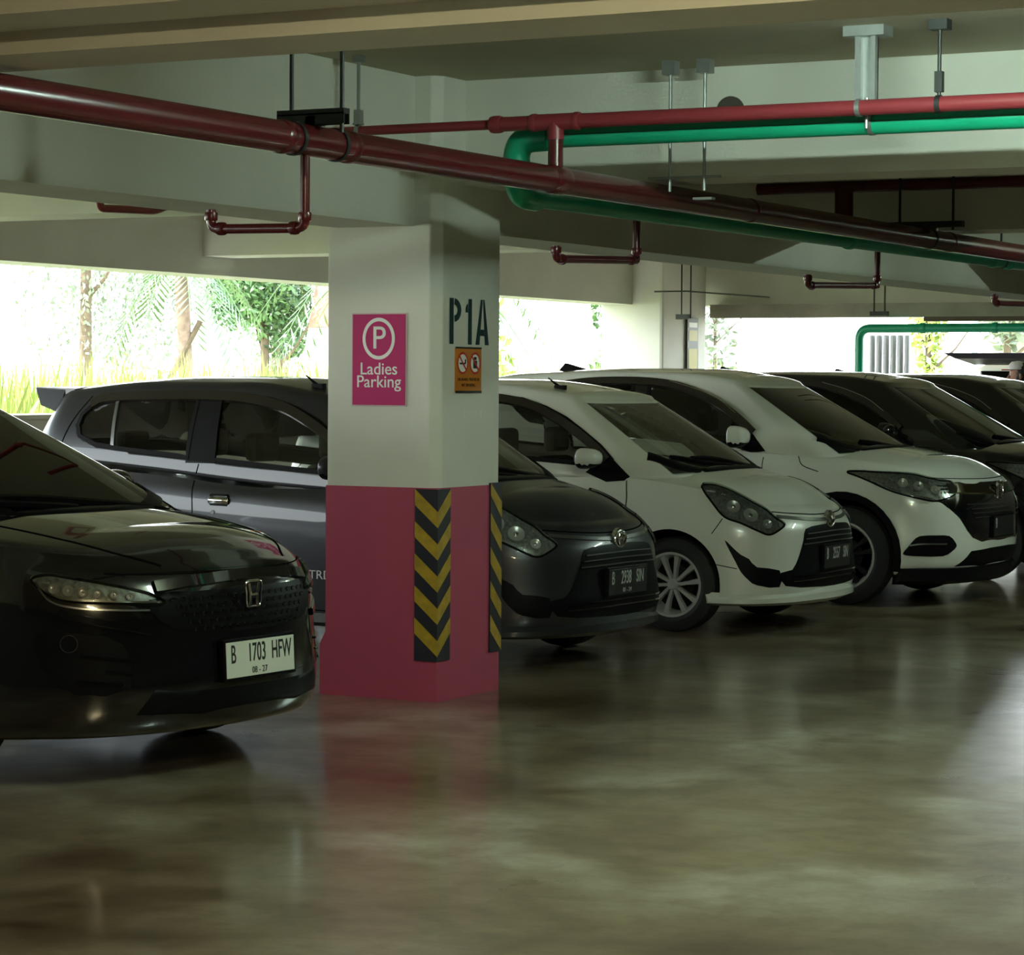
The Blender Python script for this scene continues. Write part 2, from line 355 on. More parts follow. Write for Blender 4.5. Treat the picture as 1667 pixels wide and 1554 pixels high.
text('NO SMOKING', .021, 'lettering', BLACKP, s, frame_mat((.0065, 0, -.072), (0, 1, 0), (0, 0, 1)), 1.0)

# ------------------------------------------------------------------ lamps (fluorescent battens under the slab)
TUBE = mat('lit_tube', (1, 1, 1), .5, emit=(.76, 1, .87), estr=380)
TUBEW = mat('lit_tube_warm', (1, 1, 1), .5, emit=(1, .84, .48), estr=430)
def lamp(x, y, z, label, tube=TUBE):
    e = empty('ceiling_lamp', (x, y, z)); tag(e, label, 'lamp')
    MB().box(-.62, .62, -.05, .05, .03, .09).build('housing', mat('lamp_housing', (.7, .7, .68), .5), e)
    MB().tube([(-.58, 0, 0), (.58, 0, 0)], .014, 12).build('tube', tube, e, smooth=True)
lamp(3.2, -2.35, 2.79, 'cool white fluorescent batten under the slab in the bay before the pillar')
lamp(3.4, 6.75, 2.79, 'cool white fluorescent batten under the slab beyond the shaded beam')
lamp(5.0, -7.6, 2.75, 'warm white fluorescent batten near the stepped beam', TUBEW)


# ------------------------------------------------------------------ pipes
def pipe(path, r, bend=0):
    return MB().tube(round_path(path, bend) if bend else path, r, 20)
def rod(mb, a, b, r=.005): return mb.tube([a, b], r, 8)
def coupling(mb, c, axis, r, L=.05, n=20):
    d = Vector({'x': (1, 0, 0), 'y': (0, 1, 0), 'z': (0, 0, 1)}[axis]); c = Vector(c)
    mb.tube([c - d * L / 2, c - d * L * .3, c + d * L * .3, c + d * L / 2], [r * .93, r, r, r * .93], n)
    return mb
PX, PZ = 1.0, 2.333
e = empty('sprinkler_main_pipe', (PX, 0, PZ)); tag(e, 'thick dark red pipe crossing the whole view diagonally', 'pipe')
def ch(mb, name, m, par, smooth=True):
    o = mb.build(name, m, par, smooth=smooth)
    if par.parent is None and par.type == 'EMPTY': o.matrix_parent_inverse = Matrix.Translation(-par.location)
    return o
ch(pipe([(PX, -14, PZ), (PX, 14.95, PZ)], .056), 'tube', REDP, e)
mb = MB()
for yy in (-2.85, -2.42, 1.30, 4.3): ch(coupling(MB(), (PX, yy, PZ), 'y', .060, .05), 'coupling', REDP, e)
mb = MB(); coupling(mb, (PX, -.77, PZ), 'y', .061, .14)
ch(mb, 'tee', REDP, e)
# riser to the upper red pipe
ch(pipe([(PX, -.77, PZ), (PX, -.77, 2.574)], .032), 'riser', REDP, e)
# U shaped sprinkler drops
m1 = MB().tube(round_path([(1.0, -2.7, 2.31), (1.0, -2.7, 2.025), (.6, -2.7, 2.03), (.6, -2.7, 2.10)], .035), .0175, 14)
coupling(m1, (1.0, -2.7, 2.065), 'z', .024, .03); coupling(m1, (.955, -2.7, 2.026), 'x', .024, .03); coupling(m1, (.645, -2.7, 2.03), 'x', .024, .03); coupling(m1, (.6, -2.7, 2.075), 'z', .024, .03)
o = ch(m1, 'sprinkler_drop', REDP, e); o['label'] = 'nearest U shaped sprinkler branch'
for i, (ya, yb, z0, z1, xx) in enumerate(((.972, .117, 2.083, 2.052, .55), (4.327, 3.21, 2.083, 2.045, .55), (8.6, 6.6, 2.09, 2.05, .55))):
    m1 = MB().tube(round_path([(1.0, ya, 2.372), (xx, ya, 2.372), (xx, ya, z0), (xx, ya - (ya - yb) if False else ya, z0)], .03), .018, 14)
    m2 = MB().tube(round_path([(xx, ya, 2.30), (xx, ya, z0), (xx, yb, z1), (xx, yb, z1 + .06)], .035), .0185, 14)
    coupling(m2, (xx, ya, z0 + .045), 'z', .025, .03); coupling(m2, (xx, ya - .06, z0), 'y', .025, .03); coupling(m2, (xx, yb + .06, z1), 'y', .025, .03); coupling(m2, (xx, yb, z1 + .04), 'z', .025, .03)
    m2.v += []; o = len(m2.v); m2.v += m1.v; m2.f += [tuple(a + o for a in q) for q in m1.f]; m2.m += m1.m
    ch(m2, 'sprinkler_drop', REDP, e)
# upper crosswise red pipe
e = empty('sprinkler_branch_pipe', (1, -.77, 2.574)); tag(e, 'upper dark red pipe running crosswise above the green pipe', 'pipe'); REDQ = mat('red_pipe_faded', (.22, .028, .034), .4)
m1 = MB().tube([(-.14, -.77, 2.574), (.70, -.77, 2.574)], .021, 18); m1.tube([(.68, -.77, 2.574), (.74, -.77, 2.574), (14.9, -.77, 2.574)], [.022, .031, .031], 18)
ch(m1, 'tube', REDQ, e)
ch(coupling(MB(), (.72, -.77, 2.574), 'x', .037, .05), 'coupling', REDQ, e)
mb = MB(); coupling(mb, (.90, -.77, 2.574), 'x', .038, .03); coupling(mb, (1.10, -.77, 2.574), 'x', .038, .03)
mb.tube([(.90, -.77, 2.574), (1.10, -.77, 2.574)], .035, 18); mb.tube([(1.0, -.77, 2.574), (1.0, -.77, 2.50)], .035, 18)
ch(mb, 'tee', REDQ, e)
# pipe beyond the second beam
e = empty('sprinkler_branch_pipe', (0, 3.9, 2.6)); tag(e, 'shaded dark red crosswise pipe between the two aisle beams with a thick short riser', 'pipe')
ch(MB().tube([(-.13, 4.1, 2.66), (14.9, 4.1, 2.66)], .035, 16), 'tube', REDP, e)
ch(MB().tube([(.42, 4.1, 2.66), (.42, 4.1, 2.42), (1.0, 4.1, 2.36)][:2] , .055, 16).tube([(.42, 4.1, 2.42), (1.0, 4.1, 2.38)], .03, 12), 'riser', REDP, e)
# green pipe
e = empty('drain_pipe', (.72, -.62, 2.53)); tag(e, 'green plastic pipe turning a thick elbow beside the red riser', 'pipe')
ch(MB().tube([(.86, -.62, 2.528), (14.9, -.62, 2.535)], .047, 24), 'tube', GREENP, e)
m1 = MB().tube(round_path([(.90, -.62, 2.527), (.735, -.62, 2.522), (.73, -.60, 2.292), (.72, -.40, 2.290)], .10, 10), .058, 24)
ch(m1, 'elbow', GREENP, e)
ch(MB().tube([(.72, -.45, 2.290), (.72, 14.6, 2.335)], .043, 24), 'tube', GREENP, e)
mb = MB()
for yy in (3.4, 6.0, 6.35): ch(coupling(MB(), (.72, yy, 2.29 + .003 * yy), 'y', .05, .07), 'coupling', GREENP, e)
mb = MB(); mb.tube([(.86, -.672, 2.53), (14.9, -.668, 2.537)], .0016, 6); 
ch(mb, 'printed_line', mat('pipe_print', (.02, .05, .04), .6), e)
# hangers
def hanger(kind, rods, bar, clamps, label, m=DARKM, plates=()):
    x, y, z = rods[0][0]
    e = empty('pipe_hanger', (x, y, z)); tag(e, label, 'pipe hanger')
    for a, b_ in rods: ch(rod(MB(), a, b_, .008), 'rod', m, e)
    if bar: ch(bar, 'bracket', m, e, False)
    for c in clamps: ch(c, 'clamp', m, e)
    for c in plates: ch(c, 'anchor', m, e, False)
    return e
def ringc(c, axis, r, wd=.02, th=.004):
    mb = MB(); prof = [(r, -wd / 2), (r + th, -wd / 2), (r + th, wd / 2), (r, wd / 2)]
    mb.lathe(prof, c, axis, 32, closed=True); return mb
chan = MB(); chan.box(.86, 1.14, -2.67, -2.63, 2.425, 2.445); chan.box(.86, 1.14, -2.67, -2.664, 2.39, 2.43); chan.box(.86, 1.14, -2.636, -2.63, 2.39, 2.43)
chan.box(.98, 1.02, -2.67, -2.60, 2.39, 2.42)
hanger('t', [((.91, -2.65, 2.9), (.91, -2.65, 2.38)), ((1.12, -2.65, 2.9), (1.12, -2.65, 2.36))], chan, [ringc((PX, -2.50, PZ), 'y', .0565), ringc((PX, -2.78, PZ), 'y', .0565)], 'black trapeze hanger with two rods holding the thick red pipe on the left')
hanger('s', [((.036, -.77, 2.9), (.036, -.77, 2.62))], MB().box(.02, .052, -.785, -.755, 2.60, 2.665).box(.018, .054, -.79, -.75, 2.60, 2.607), [ringc((.036, -.77, 2.574), 'x', .0215)], 'single rod hanger at the left end of the upper red pipe', GALV, [MB().box(.015, .057, -.79, -.75, 2.87, 2.9)])
b2 = MB().box(1.10, 1.42, .02, .05, 2.385, 2.40).box(1.10, 1.42, .05, .055, 2.36, 2.40)
hanger('t', [((1.18, -.02, 2.9), (1.18, -.02, 2.33)), ((1.345, -.02, 2.9), (1.345, -.02, 2.33))], MB().box(1.08, 1.42, -.035, -.005, 2.385, 2.395).box(1.30, 1.39, -.04, .0, 2.29, 2.30), [], 'pair of thin grey rods with a flat bar below the green pipe', GALV,
       [MB().box(1.15, 1.21, -.05, .01, 2.84, 2.9), MB().box(1.315, 1.375, -.05, .01, 2.84, 2.9)])
hanger('s', [((2.345, -.70, 2.62), (2.345, -.70, 2.50))], MB().box(2.30, 2.325, -.72, -.68, 2.61, 2.86).box(2.365, 2.385, -.72, -.68, 2.61, 2.86).box(2.30, 2.385, -.69, -.68, 2.61, 2.86), [ringc((2.34, -.62, 2.53), 'x', .0475), ringc((2.34, -.77, 2.574), 'x', .0315)], 'steel channel strut holding the red and green crosswise pipes', GALV, [MB().box(2.26, 2.43, -.75, -.64, 2.86, 2.9)])
hanger('s', [((2.667, -.77, 2.9), (2.667, -.77, 2.60))], MB().box(2.652, 2.682, -.785, -.755, 2.62, 2.70), [ringc((2.667, -.77, 2.574), 'x', .0315)], 'thin black rod hanger at the upper right of the red pipe', DARKM, [MB().box(2.63, 2.705, -.80, -.74, 2.86, 2.9)])
hanger('t', [((.84, 3.9, 2.9), (.84, 3.9, 2.38)), ((1.16, 3.9, 2.9), (1.16, 3.9, 2.38))], MB().box(.78, 1.22, 3.88, 3.93, 2.395, 2.43), [ringc((PX, 3.95, PZ), 'y', .0565)], 'dark trapeze hanger on the thick red pipe at the right')
hanger('s', [((.72, 6.2, 2.9), (.72, 6.2, 2.36))], None, [ringc((.72, 6.2, 2.309), 'y', .044)], 'rod and ring holding the far green pipe')
hanger('s', [((-2.15, 11.6, 2.9), (-2.15, 11.6, 2.14)), ((-2.05, 11.6, 2.9), (-2.05, 11.6, 2.14))], MB().box(-2.18, -2.02, 11.57, 11.63, 2.11, 2.15), [], 'pair of loose black wires hanging in front of the far opening')
hanger('s', [((-4.85, 13.4, 2.9), (-4.85, 13.4, 2.15)), ((-4.75, 13.4, 2.9), (-4.75, 13.4, 2.15))], MB().box(-4.90, -4.76, 13.37, 13.43, 2.14, 2.19).tube([(-5.15, 13.4, 2.42), (-4.8, 13.4, 2.42), (-3.9, 13.4, 2.35)], .008, 6), [], 'small black bracket hanging next to the far corner pillar')
# sleeve through the beam
s_ = MB().lathe([(.001, .0), (.066, .0), (.066, -.012), (.058, -.014), (.001, -.010)], (1.352, .25, 2.70), 'y', 28)
tag(s_.build('pipe_sleeve', mat('sleeve_dark', (.06, .052, .04), .8)), 'round dark pipe sleeve in the crosswise beam above the red pipe', 'pipe sleeve')
# conduits at far right: green pipe, cable duct, grey louvres
e = empty('drain_pipe', (-3.4, 14.6, 2.07)); tag(e, 'bright green pipe below the far concrete lintel turning down', 'pipe')
ch(MB().tube(round_path([(-3.43, 14.65, .0), (-3.43, 14.65, 2.07), (14, 14.65, 2.09)], .12, 8), .045, 20), 'tube', GREENP, e)
mb = MB()
for xx in (-2.75, -2.0, -.4): ch(coupling(MB(), (xx, 14.65, 2.071), 'x', .055, .06), 'coupling', GREENP, e)
e = tag(MB().box(-2.8, 14, 14.8, 14.95, 2.145, 2.20).build('cable_tray', mat('brown_tray', (.09, .05, .03), .7)), 'brown cable tray above the far green pipe', 'cable tray')
e = empty('folding_shutter', (-3.1, 15.6, 0)); tag(e, 'grey vertical slats standing in the far opening', 'shutter')
for k in range(6): ch(MB().tube([(-3.64 + .078 * k, 15.6, -.04), (-3.64 + .078 * k, 15.6, 2.02)], .034, 12), 'slat', mat('slat_grey', (.5, .5, .54), .4, metal=.3), e)

e = empty('sprinkler_branch_pipe', (-2.0, .08, 2.38)); tag(e, 'short thin red pipe seen under the long beam at the far left', 'pipe')
ch(MB().tube(round_path([(-2.0, .08, 2.9), (-2.0, .08, 2.345), (-2.0, .55, 2.36), (-2.0, .75, 2.42), (-2.0, .75, 2.9)], .04), .02, 14), 'tube', mat('red_pipe_faded', (.22, .028, .034)), e)
m1 = MB(); coupling(m1, (-2.0, .08, 2.39), 'z', .028, .03); ch(m1, 'elbow', MATS['red_pipe_faded'], e)
# ------------------------------------------------------------------ cars: builder
def keys(ks):
    xs = np.array([k[0] for k in ks], float); zs = np.array([k[1] for k in ks], float); o = np.argsort(xs); xs, zs = xs[o], zs[o]
    d = np.diff(zs) / np.diff(xs); m = np.zeros(len(xs))
    m[0], m[-1] = d[0], d[-1]
    for i in range(1, len(xs) - 1): m[i] = 0 if d[i - 1] * d[i] <= 0 else 2 * d[i - 1] * d[i] / (d[i - 1] + d[i])
    def f(x):
        x = np.clip(x, xs[0], xs[-1]); i = np.clip(np.searchsorted(xs, x) - 1, 0, len(xs) - 2); h = xs[i + 1] - xs[i]; t = (x - xs[i]) / h
        return (2 * t ** 3 - 3 * t * t + 1) * zs[i] + (t ** 3 - 2 * t * t + t) * h * m[i] + (-2 * t ** 3 + 3 * t * t) * zs[i + 1] + (t ** 3 - t * t) * h * m[i + 1]
    return f
NF, NS, NR = 44, 90, 26
def contour(xf, xr, w, af, ar, nf=2.6, nr=3.0):
    """half plan outline, nose centre -> side -> tail centre"""
    th = np.linspace(0, pi / 2, NF + 1) ; e = 2 / nf
    th = th + .18 * np.sin(2 * th) * -0 
    fx = xf - af + af * np.cos(th) ** e; fy = w * np.sin(th) ** e
    sx = np.linspace(xf - af, xr + ar, NS + 1)[1:]; sy = np.full(NS, w)
    th = np.linspace(pi / 2, 0, NR + 1)[1:]; e = 2 / nr
    rx = xr + ar - ar * np.cos(th) ** e; ry = w * np.sin(th) ** e
    x = np.concatenate([fx, sx, rx]); y = np.concatenate([fy, sy, ry]); x[0] = xf; y[0] = 0; y[-1] = 0
    return x, y
def resamp(x, y, uref):
    return x, y
def interp_levels(Ls, sub):
    out = []; k = len(Ls)
    for i in range(k - 1):
        p1, p2 = Ls[i], Ls[i + 1]; p0 = Ls[i - 1] if i else 2 * p1 - p2; p3 = Ls[i + 2] if i + 2 < k else 2 * p2 - p1
        for j in range(sub):
            t = j / sub; out.append(.5 * ((2 * p1) + (-p0 + p2) * t + (2 * p0 - 5 * p1 + 4 * p2 - p3) * t * t + (-p0 + 3 * p1 - 3 * p2 + p3) * t ** 3))
    out.append(Ls[-1]); return out
def ring_mesh(rows, capz=None, crown=0, ncap=10, inset=.3, bottom=True, cap_pow=2.0, name='shell'):
    """rows: list of half outlines (n,3) with y>=0; mirrored and closed. Returns verts, faces, face-info (row, u, side)."""
    nu = rows[0].shape[0]; rows = list(rows)
    top = rows[-1]; x0, x1 = top[:, 0].min() + inset, top[:, 0].max() - inset; xt = np.clip(top[:, 0], x0, x1); nb = len(rows)
    zc = capz(xt) if capz is not None else top[:, 2] + crown
    for j in range(1, ncap + 1):
        s = 1 - j / ncap; a = s ** cap_pow
        P = np.stack([xt + (top[:, 0] - xt) * s, top[:, 1] * s, zc + (top[:, 2] - zc) * a], 1); rows.append(P)
    V = []; Fc = []; info = []
    ring = list(range(nu)) + list(range(nu - 2, 0, -1)); n = len(ring)
    for r in rows:
        for k_, i in enumerate(ring):
            p = r[i]; V.append((p[0], -p[1] if k_ < nu else p[1], p[2]))
    for r in range(len(rows) - 1):
        for k_ in range(n):
            k2 = (k_ + 1) % n; Fc.append((r * n + k_, r * n + k2, (r + 1) * n + k2, (r + 1) * n + k_)); info.append((r, ring[k_] if k_ < nu - 1 else ring[k2], 0 if k_ < nu - 1 else 1))
    if bottom: Fc.append(tuple(range(n))[::-1]); info.append((-1, 0, 0))
    return V, Fc, info, nb
def mesh_obj(name, V, Fc, mats, mi, parent, smooth=True, sharp=50, merge=True):
    me = bpy.data.meshes.new(name); me.from_pydata(V, [], Fc)
    for m in mats: me.materials.append(m)
    me.polygons.foreach_set('material_index', mi)
    bm = bmesh.new(); bm.from_mesh(me)
    if merge: bmesh.ops.remove_doubles(bm, verts=bm.verts, dist=1e-5); bmesh.ops.dissolve_degenerate(bm, edges=bm.edges, dist=1e-6)
    bmesh.ops.recalc_face_normals(bm, faces=bm.faces); bm.to_mesh(me); bm.free()
    if smooth: me.polygons.foreach_set('use_smooth', [True] * len(me.polygons)); me.set_sharp_from_angle(angle=radians(sharp))
    o = bpy.data.objects.new(name, me); COL.objects.link(o); o.parent = parent; return o
def bvh_of(V, Fc): return BVHTree.FromPolygons([Vector(v) for v in V], Fc)
def inside(poly, x, y):
    c = False; j = len(poly) - 1
    for i in range(len(poly)):
        xi, yi = poly[i]; xj, yj = poly[j]
        if (yi > y) != (yj > y) and x < (xj - xi) * (y - yi) / (yj - yi + 1e-12) + xi: c = not c
        j = i
    return c
class Car:
    def __init__(s, name, label, cat, loc, rz, spec, paint):
        s.sp = spec; s.paint = paint
        s.e = empty(name, loc, rz); tag(s.e, label, cat, 'cars parked nose out in one row')
        B = spec['body']; rows = []
        for L in B:
            x, y = contour(L['xf'], L['xr'], L['w'], L.get('af', .8), L.get('ar', .5), L.get('nf', 2.6), L.get('nr', 3))
            if 'tap' in L:  # narrower towards the nose
                y = y * (1 - L['tap'] * np.clip((x - spec['tapx']) / (L['xf'] - spec['tapx']), 0, 1) ** 2)
            z = keys(L['z'])(x); rows.append(np.stack([x, y, z], 1))
        rows = interp_levels(rows, 6)
        for P in rows:   # wheel arch flares
            for ax in (0, -spec['wb']):
                d = np.hypot(P[:, 0] - ax, P[:, 2] - spec['R']); g = np.clip(1 - np.abs(d - spec['Ra']) / .16, 0, 1); g = g * g * (3 - 2 * g)
                P[:, 1] += spec.get('flare', .014) * g * (P[:, 1] > spec['body'][2]['w'] * .8)
        V, Fc, info, nb = ring_mesh(rows, keys(spec['hood']), ncap=14, inset=.35, cap_pow=spec.get('hoodpow', 2.6))
        cow = spec['cowl']; tail = spec['tailx']
        mi = []
        for f, (r, u, sd) in zip(Fc, info):
            cx = sum(V[i][0] for i in f) / len(f); cy = sum(V[i][1] for i in f) / len(f)
            mi.append(1 if (r < 0 or (r >= nb - 1 + 2 and tail < cx < cow - .22 * abs(cy / .75) ** 2)) else 0)
        s.body = mesh_obj('body', V, Fc, [paint, INTER], mi, s.e, sharp=38)
        # wheel wells
        cut = MB()
        for ax in (0, -spec['wb']):
            for sg in (-1, 1):
                y0, y1 = sorted((sg * (spec['hw'] - .34), sg * (spec['hw'] + .3)))
                cut.lathe([(spec['Ra'], y0), (spec['Ra'], y1)], (ax, 0, spec['R'] + spec.get('dza', .01)), 'y', 56)
        co = cut.build('cut', [GAP], s.e)
        s.body.data.materials.append(GAP)
        md = s.body.modifiers.new('b', 'BOOLEAN'); md.operation = 'DIFFERENCE'; md.object = co; md.solver = 'EXACT'; md.material_mode = 'TRANSFER'
        bpy.context.view_layer.update(); dg = bpy.context.evaluated_depsgraph_get(); dg.update()
        me = bpy.data.meshes.new_from_object(s.body.evaluated_get(dg)); s.body.modifiers.clear(); s.body.data = me; me.name = 'body'
        bpy.data.objects.remove(co)
        s.bvh_b = bvh_of(V, Fc)
        # greenhouse
        G = spec['gh']; x0, y0 = contour(G['xf0'], G['xr0'], G['w0'], G['af0'], G['ar0'], G.get('nf', 3.2), 3.2)
        x1, y1 = contour(G['xf1'], G['xr1'], G['w1'], G['af1'], G['ar1'], G.get('nf', 3.2), 3.2)
        z0 = keys(G['z0'])(x0) - .04; z1 = keys(G['z1'])(x1)
        P0 = np.stack([x0, y0, z0], 1); P1 = np.stack([x1, y1, z1], 1); rows = []
        nv = 26
        for k_ in range(nv + 1):
            v = k_ / nv; P = P0 * (1 - v) + P1 * v; bl = 4 * v * (1 - v)
            P[:, 1] *= 1 + G.get('bulge', .04) * bl; P[:, 0] += .035 * bl * np.clip(1 - np.arange(len(x0)) / NF, 0, 1) ; rows.append(P)
        # rounded roof rail
        Pt = rows[-1].copy(); Pt[:, 1] *= .965; Pt[:, 2] += .022; cx_ = Pt[:, 0].mean(); Pt[:, 0] = cx_ + (Pt[:, 0] - cx_) * .985; rows.append(Pt)
        V, Fc, info, nb = ring_mesh(rows, keys(G['roof']), ncap=12, inset=.12, bottom=False, cap_pow=2.2)
        s.bvh_g = bvh_of(V, Fc); s.bvh_all = BVHTree.FromPolygons([v for v in s._pts(V)], Fc)
        uA = G.get('uA', 24); uR = G.get('uR', NF + NS + 6)
        ws, rw, rest, restmi = [], [], [], []
        wins = G['windows']
        for f, (r, u, sd) in zip(Fc, info):
            c = [sum(V[i][k_] for i in f) / len(f) for k_ in range(3)]
            if 1 <= r < G.get('vtop', nv - 1) and u < uA: ws.append(f); continue
            if 5 <= r < nv - 2 and u >= uR: rw.append(f); continue
            if r < nv and any(inside(w_['poly'], c[0], c[2]) for w_ in wins) and uA < u < uR + 6: continue
            rest.append(f)
        s.roof = s._sub('roof', V, rest, [paint]); sol = s.roof.modifiers.new('sol', 'SOLIDIFY'); sol.thickness = .02; sol.offset = -1
        g = spec.get('glass', None)
        s.ws = s._sub('windshield', V, ws, [spec['wsglass']]); s._sub('rear_window', V, rw, [spec['glassm']])
    def _pts(s, V): return [Vector(v) for v in V]
    def _sub(s, name, V, Fs, mats):
        used = sorted({i for f in Fs for i in f}); mp = {i: k for k, i in enumerate(used)}
        return mesh_obj(name, [V[i] for i in used], [tuple(mp[i] for i in f) for f in Fs], mats, [0] * len(Fs), s.e)
    # ---- projection helpers
    def hit(s, o, d, bvh=None):
        best = None
        for b in ([bvh] if bvh else [s.bvh_b, s.bvh_g]):
            h = b.ray_cast(Vector(o), Vector(d))
            if h[0] is not None and (best is None or h[3] < best[3]): best = h
        return best
    def proj(s, p, d, bvh=None):
        """carry point p onto the surface along direction d (d points inward)"""
        d = Vector(d).normalized(); h = s.hit(Vector(p) - d * 1.2, d, bvh)
        if h is None:
            bb = bvh or s.bvh_b; q = bb.find_nearest(Vector(p)); return q[0], q[1]
        n = h[1]; 
        if n.dot(d) > 0: n = -n
        return h[0], n
    def ribbon(s, pts, d, width, name, m, parent=None, closed=False, off=.003, n=6, smooth=True, bvh=None, taper=False):
        P = spl([tuple(p) for p in pts], n, closed) if n > 1 else pts
        H = [s.proj(p, d, bvh) for p in P]; k = len(H); mb = MB(); V = []; 
        for i in range(k):
            a = H[(i + 1) % k if closed else min(i + 1, k - 1)][0]; b_ = H[i - 1 if (closed or i > 0) else 0][0]
            t = (a - b_).normalized(); nn = H[i][1]; sd = nn.cross(t).normalized()
            wd = width * (min(1, .25 + 3 * min(i, k - 1 - i) / k) if taper else 1); p = H[i][0]
            V += [p - sd * wd / 2 - nn * .004, p - sd * wd * .42 + nn * off, p + sd * wd * .42 + nn * off, p + sd * wd / 2 - nn * .004]
        Fs = []
        for i in range(k if closed else k - 1):
            j = (i + 1) % k
            for q in range(3): Fs.append((4 * i + q, 4 * i + q + 1, 4 * j + q + 1, 4 * j + q))
        mb.add(V, Fs); return mb.build(name, m, parent or s.e, smooth=smooth, sharp=60)
    def patch(s, pts, d, name, m, parent=None, off=.004, depth=.012, res=.025, bvh=None, n=5, closedspl=True):
        """panel with the given outline, laid on the surface along direction d"""
        d = Vector(d).normalized(); sx = Vector((0, 0, 1)).cross(d).normalized(); sy = d.cross(sx)
        P = spl([tuple(p) for p in pts], n, True) if n > 1 else pts
        P2 = [Vector((Vector(p).dot(sx), Vector(p).dot(sy))) for p in P]; base = Vector(P[0]).dot(d)
        poly = [tuple(q) for q in P2]; xs = [q[0] for q in poly]; ys = [q[1] for q in poly]; pts2 = list(P2)
        gx = np.arange(min(xs) + res / 2, max(xs), res); gy = np.arange(min(ys) + res / 2, max(ys), res)
        for a in gx:
            for b_ in gy:
                if inside(poly, a, b_) and min((a - q[0]) ** 2 + (b_ - q[1]) ** 2 for q in poly) > (res * .45) ** 2: pts2.append(Vector((a, b_)))
        k = len(P2); edges = [(i, (i + 1) % k) for i in range(k)]
        r = delaunay_2d_cdt(pts2, edges, [], 1, 1e-5)
        vv, ed, fs = r[0], r[1], r[2]; V = []; N = []
        for q in vv:
            p, nn = s.proj(sx * q[0] + sy * q[1] + d * base, d, bvh); V.append(p + nn * off); N.append(nn)
        # boundary skirts
        cnt = {}
        for f in fs:
            for i in range(len(f)):
                a, b_ = f[i], f[(i + 1) % len(f)]; cnt[(a, b_)] = 1
        bnd = [(a, b_) for (a, b_) in cnt if (b_, a) not in cnt]
        F2 = [tuple(f) for f in fs]
        if depth:
            mp = {}
            for a, b_ in bnd:
                for q in (a, b_):
                    if q not in mp: mp[q] = len(V); V.append(V[q] - N[q] * depth)
                F2.append((b_, a, mp[a], mp[b_]))
        me = bpy.data.meshes.new(name); me.from_pydata([tuple(v) for v in V], [], F2); me.materials.append(m)
        bm = bmesh.new(); bm.from_mesh(me); bmesh.ops.recalc_face_normals(bm, faces=bm.faces); bm.to_mesh(me); bm.free()
        me.polygons.foreach_set('use_smooth', [True] * len(me.polygons)); me.set_sharp_from_angle(angle=radians(50))
        o = bpy.data.objects.new(name, me); COL.objects.link(o); o.parent = parent or s.e; return o
def flip(pts): return [(p[0], -p[1], p[2]) for p in pts]

def wheel(car, x, sg, kind='agya'):
    R, hw = car.sp['R'], car.sp['hw']; yo = sg * (hw - .012); yi = sg * (hw - .20); Rr = car.sp['Rr']
    yc = (yo + yi) / 2; e = bpy.data.objects.new('wheel', None); COL.objects.link(e); e.parent = car.e; e.location = (x, 0, R)
    tp = [(Rr, yi), (Rr + .02, yi - sg * -.0), (R - .03, yi + sg * .0), (R - .004, yi + sg * .025), (R, yi + sg * .05), (R, yo - sg * .05), (R - .006, yo - sg * .022), (R - .03, yo - sg * .004), (Rr + .03, yo + sg * .004), (Rr + .008, yo - sg * .004), (Rr, yo - sg * .012)]
    MB().lathe(tp, (0, 0, 0), 'y', 64, closed=True).build('tyre', RUBBER, e, smooth=True, sharp=30)
    rp = [(Rr + .004, yi), (Rr + .004, yo - sg * .012), (Rr + .006, yo - sg * .004), (Rr - .008, yo - sg * .003), (Rr - .014, yo - sg * .02), (Rr - .03, yo - sg * .05), (Rr - .03, yi)]
    MB().lathe(rp, (0, 0, 0), 'y', 64, closed=True).build('rim', ALLOY, e, smooth=True, sharp=30)
    MB().lathe([(.001, yo - sg * .13), (Rr - .02, yo - sg * .13)], (0, 0, 0), 'y', 40).lathe([(.001, yo - sg * .10), (.11, yo - sg * .10), (.11, yo - sg * .12)], (0, 0, 0), 'y', 40).build('brake_disc', ALLOYD, e)
    sp = MB(); sp.lathe([(.001, yo - sg * .018), (.026, yo - sg * .018), (.034, yo - sg * .026), (.034, yo - sg * .06)], (0, 0, 0), 'y', 24)
    n_ = 5
    for k in range(n_):
        for dd in ((-.20, .20) if kind == 'agya' else (-.16, .16)):
            a0 = 2 * pi * k / n_ + .35; a1 = a0 + dd * (1.75 if dd > 0 else 1.0)
            p0 = Vector((.022 * cos(a0 + dd * 2), yo - sg * .032, .022 * sin(a0 + dd * 2))); p1 = Vector(((Rr - .012) * cos(a1), yo - sg * .022, (Rr - .012) * sin(a1)))
            pm = (p0 + p1) / 2 + Vector((0, sg * .004, 0))
            t = (p1 - p0).normalized(); sd = Vector((t.z, 0, -t.x)); w0, w1 = .011, .022; V = []
            for p, wd in ((p0, w0), (pm, .013), (p1, w1)):
                V += [p - sd * wd - Vector((0, sg * .028, 0)), p - sd * wd * .75, p + sd * wd * .75, p + sd * wd - Vector((0, sg * .028, 0))]
            Fs = [];
            for i in range(2):
                for q in range(4): Fs.append((4 * i + q, 4 * i + (q + 1) % 4, 4 * i + 4 + (q + 1) % 4, 4 * i + 4 + q))
            sp.add(V, Fs)
    sp.build('spokes', ALLOY if kind == 'agya' else ALLOYD, e, smooth=True, sharp=30)  # dark variant puts the shade inside the wheel arch into the spoke colour
    return e
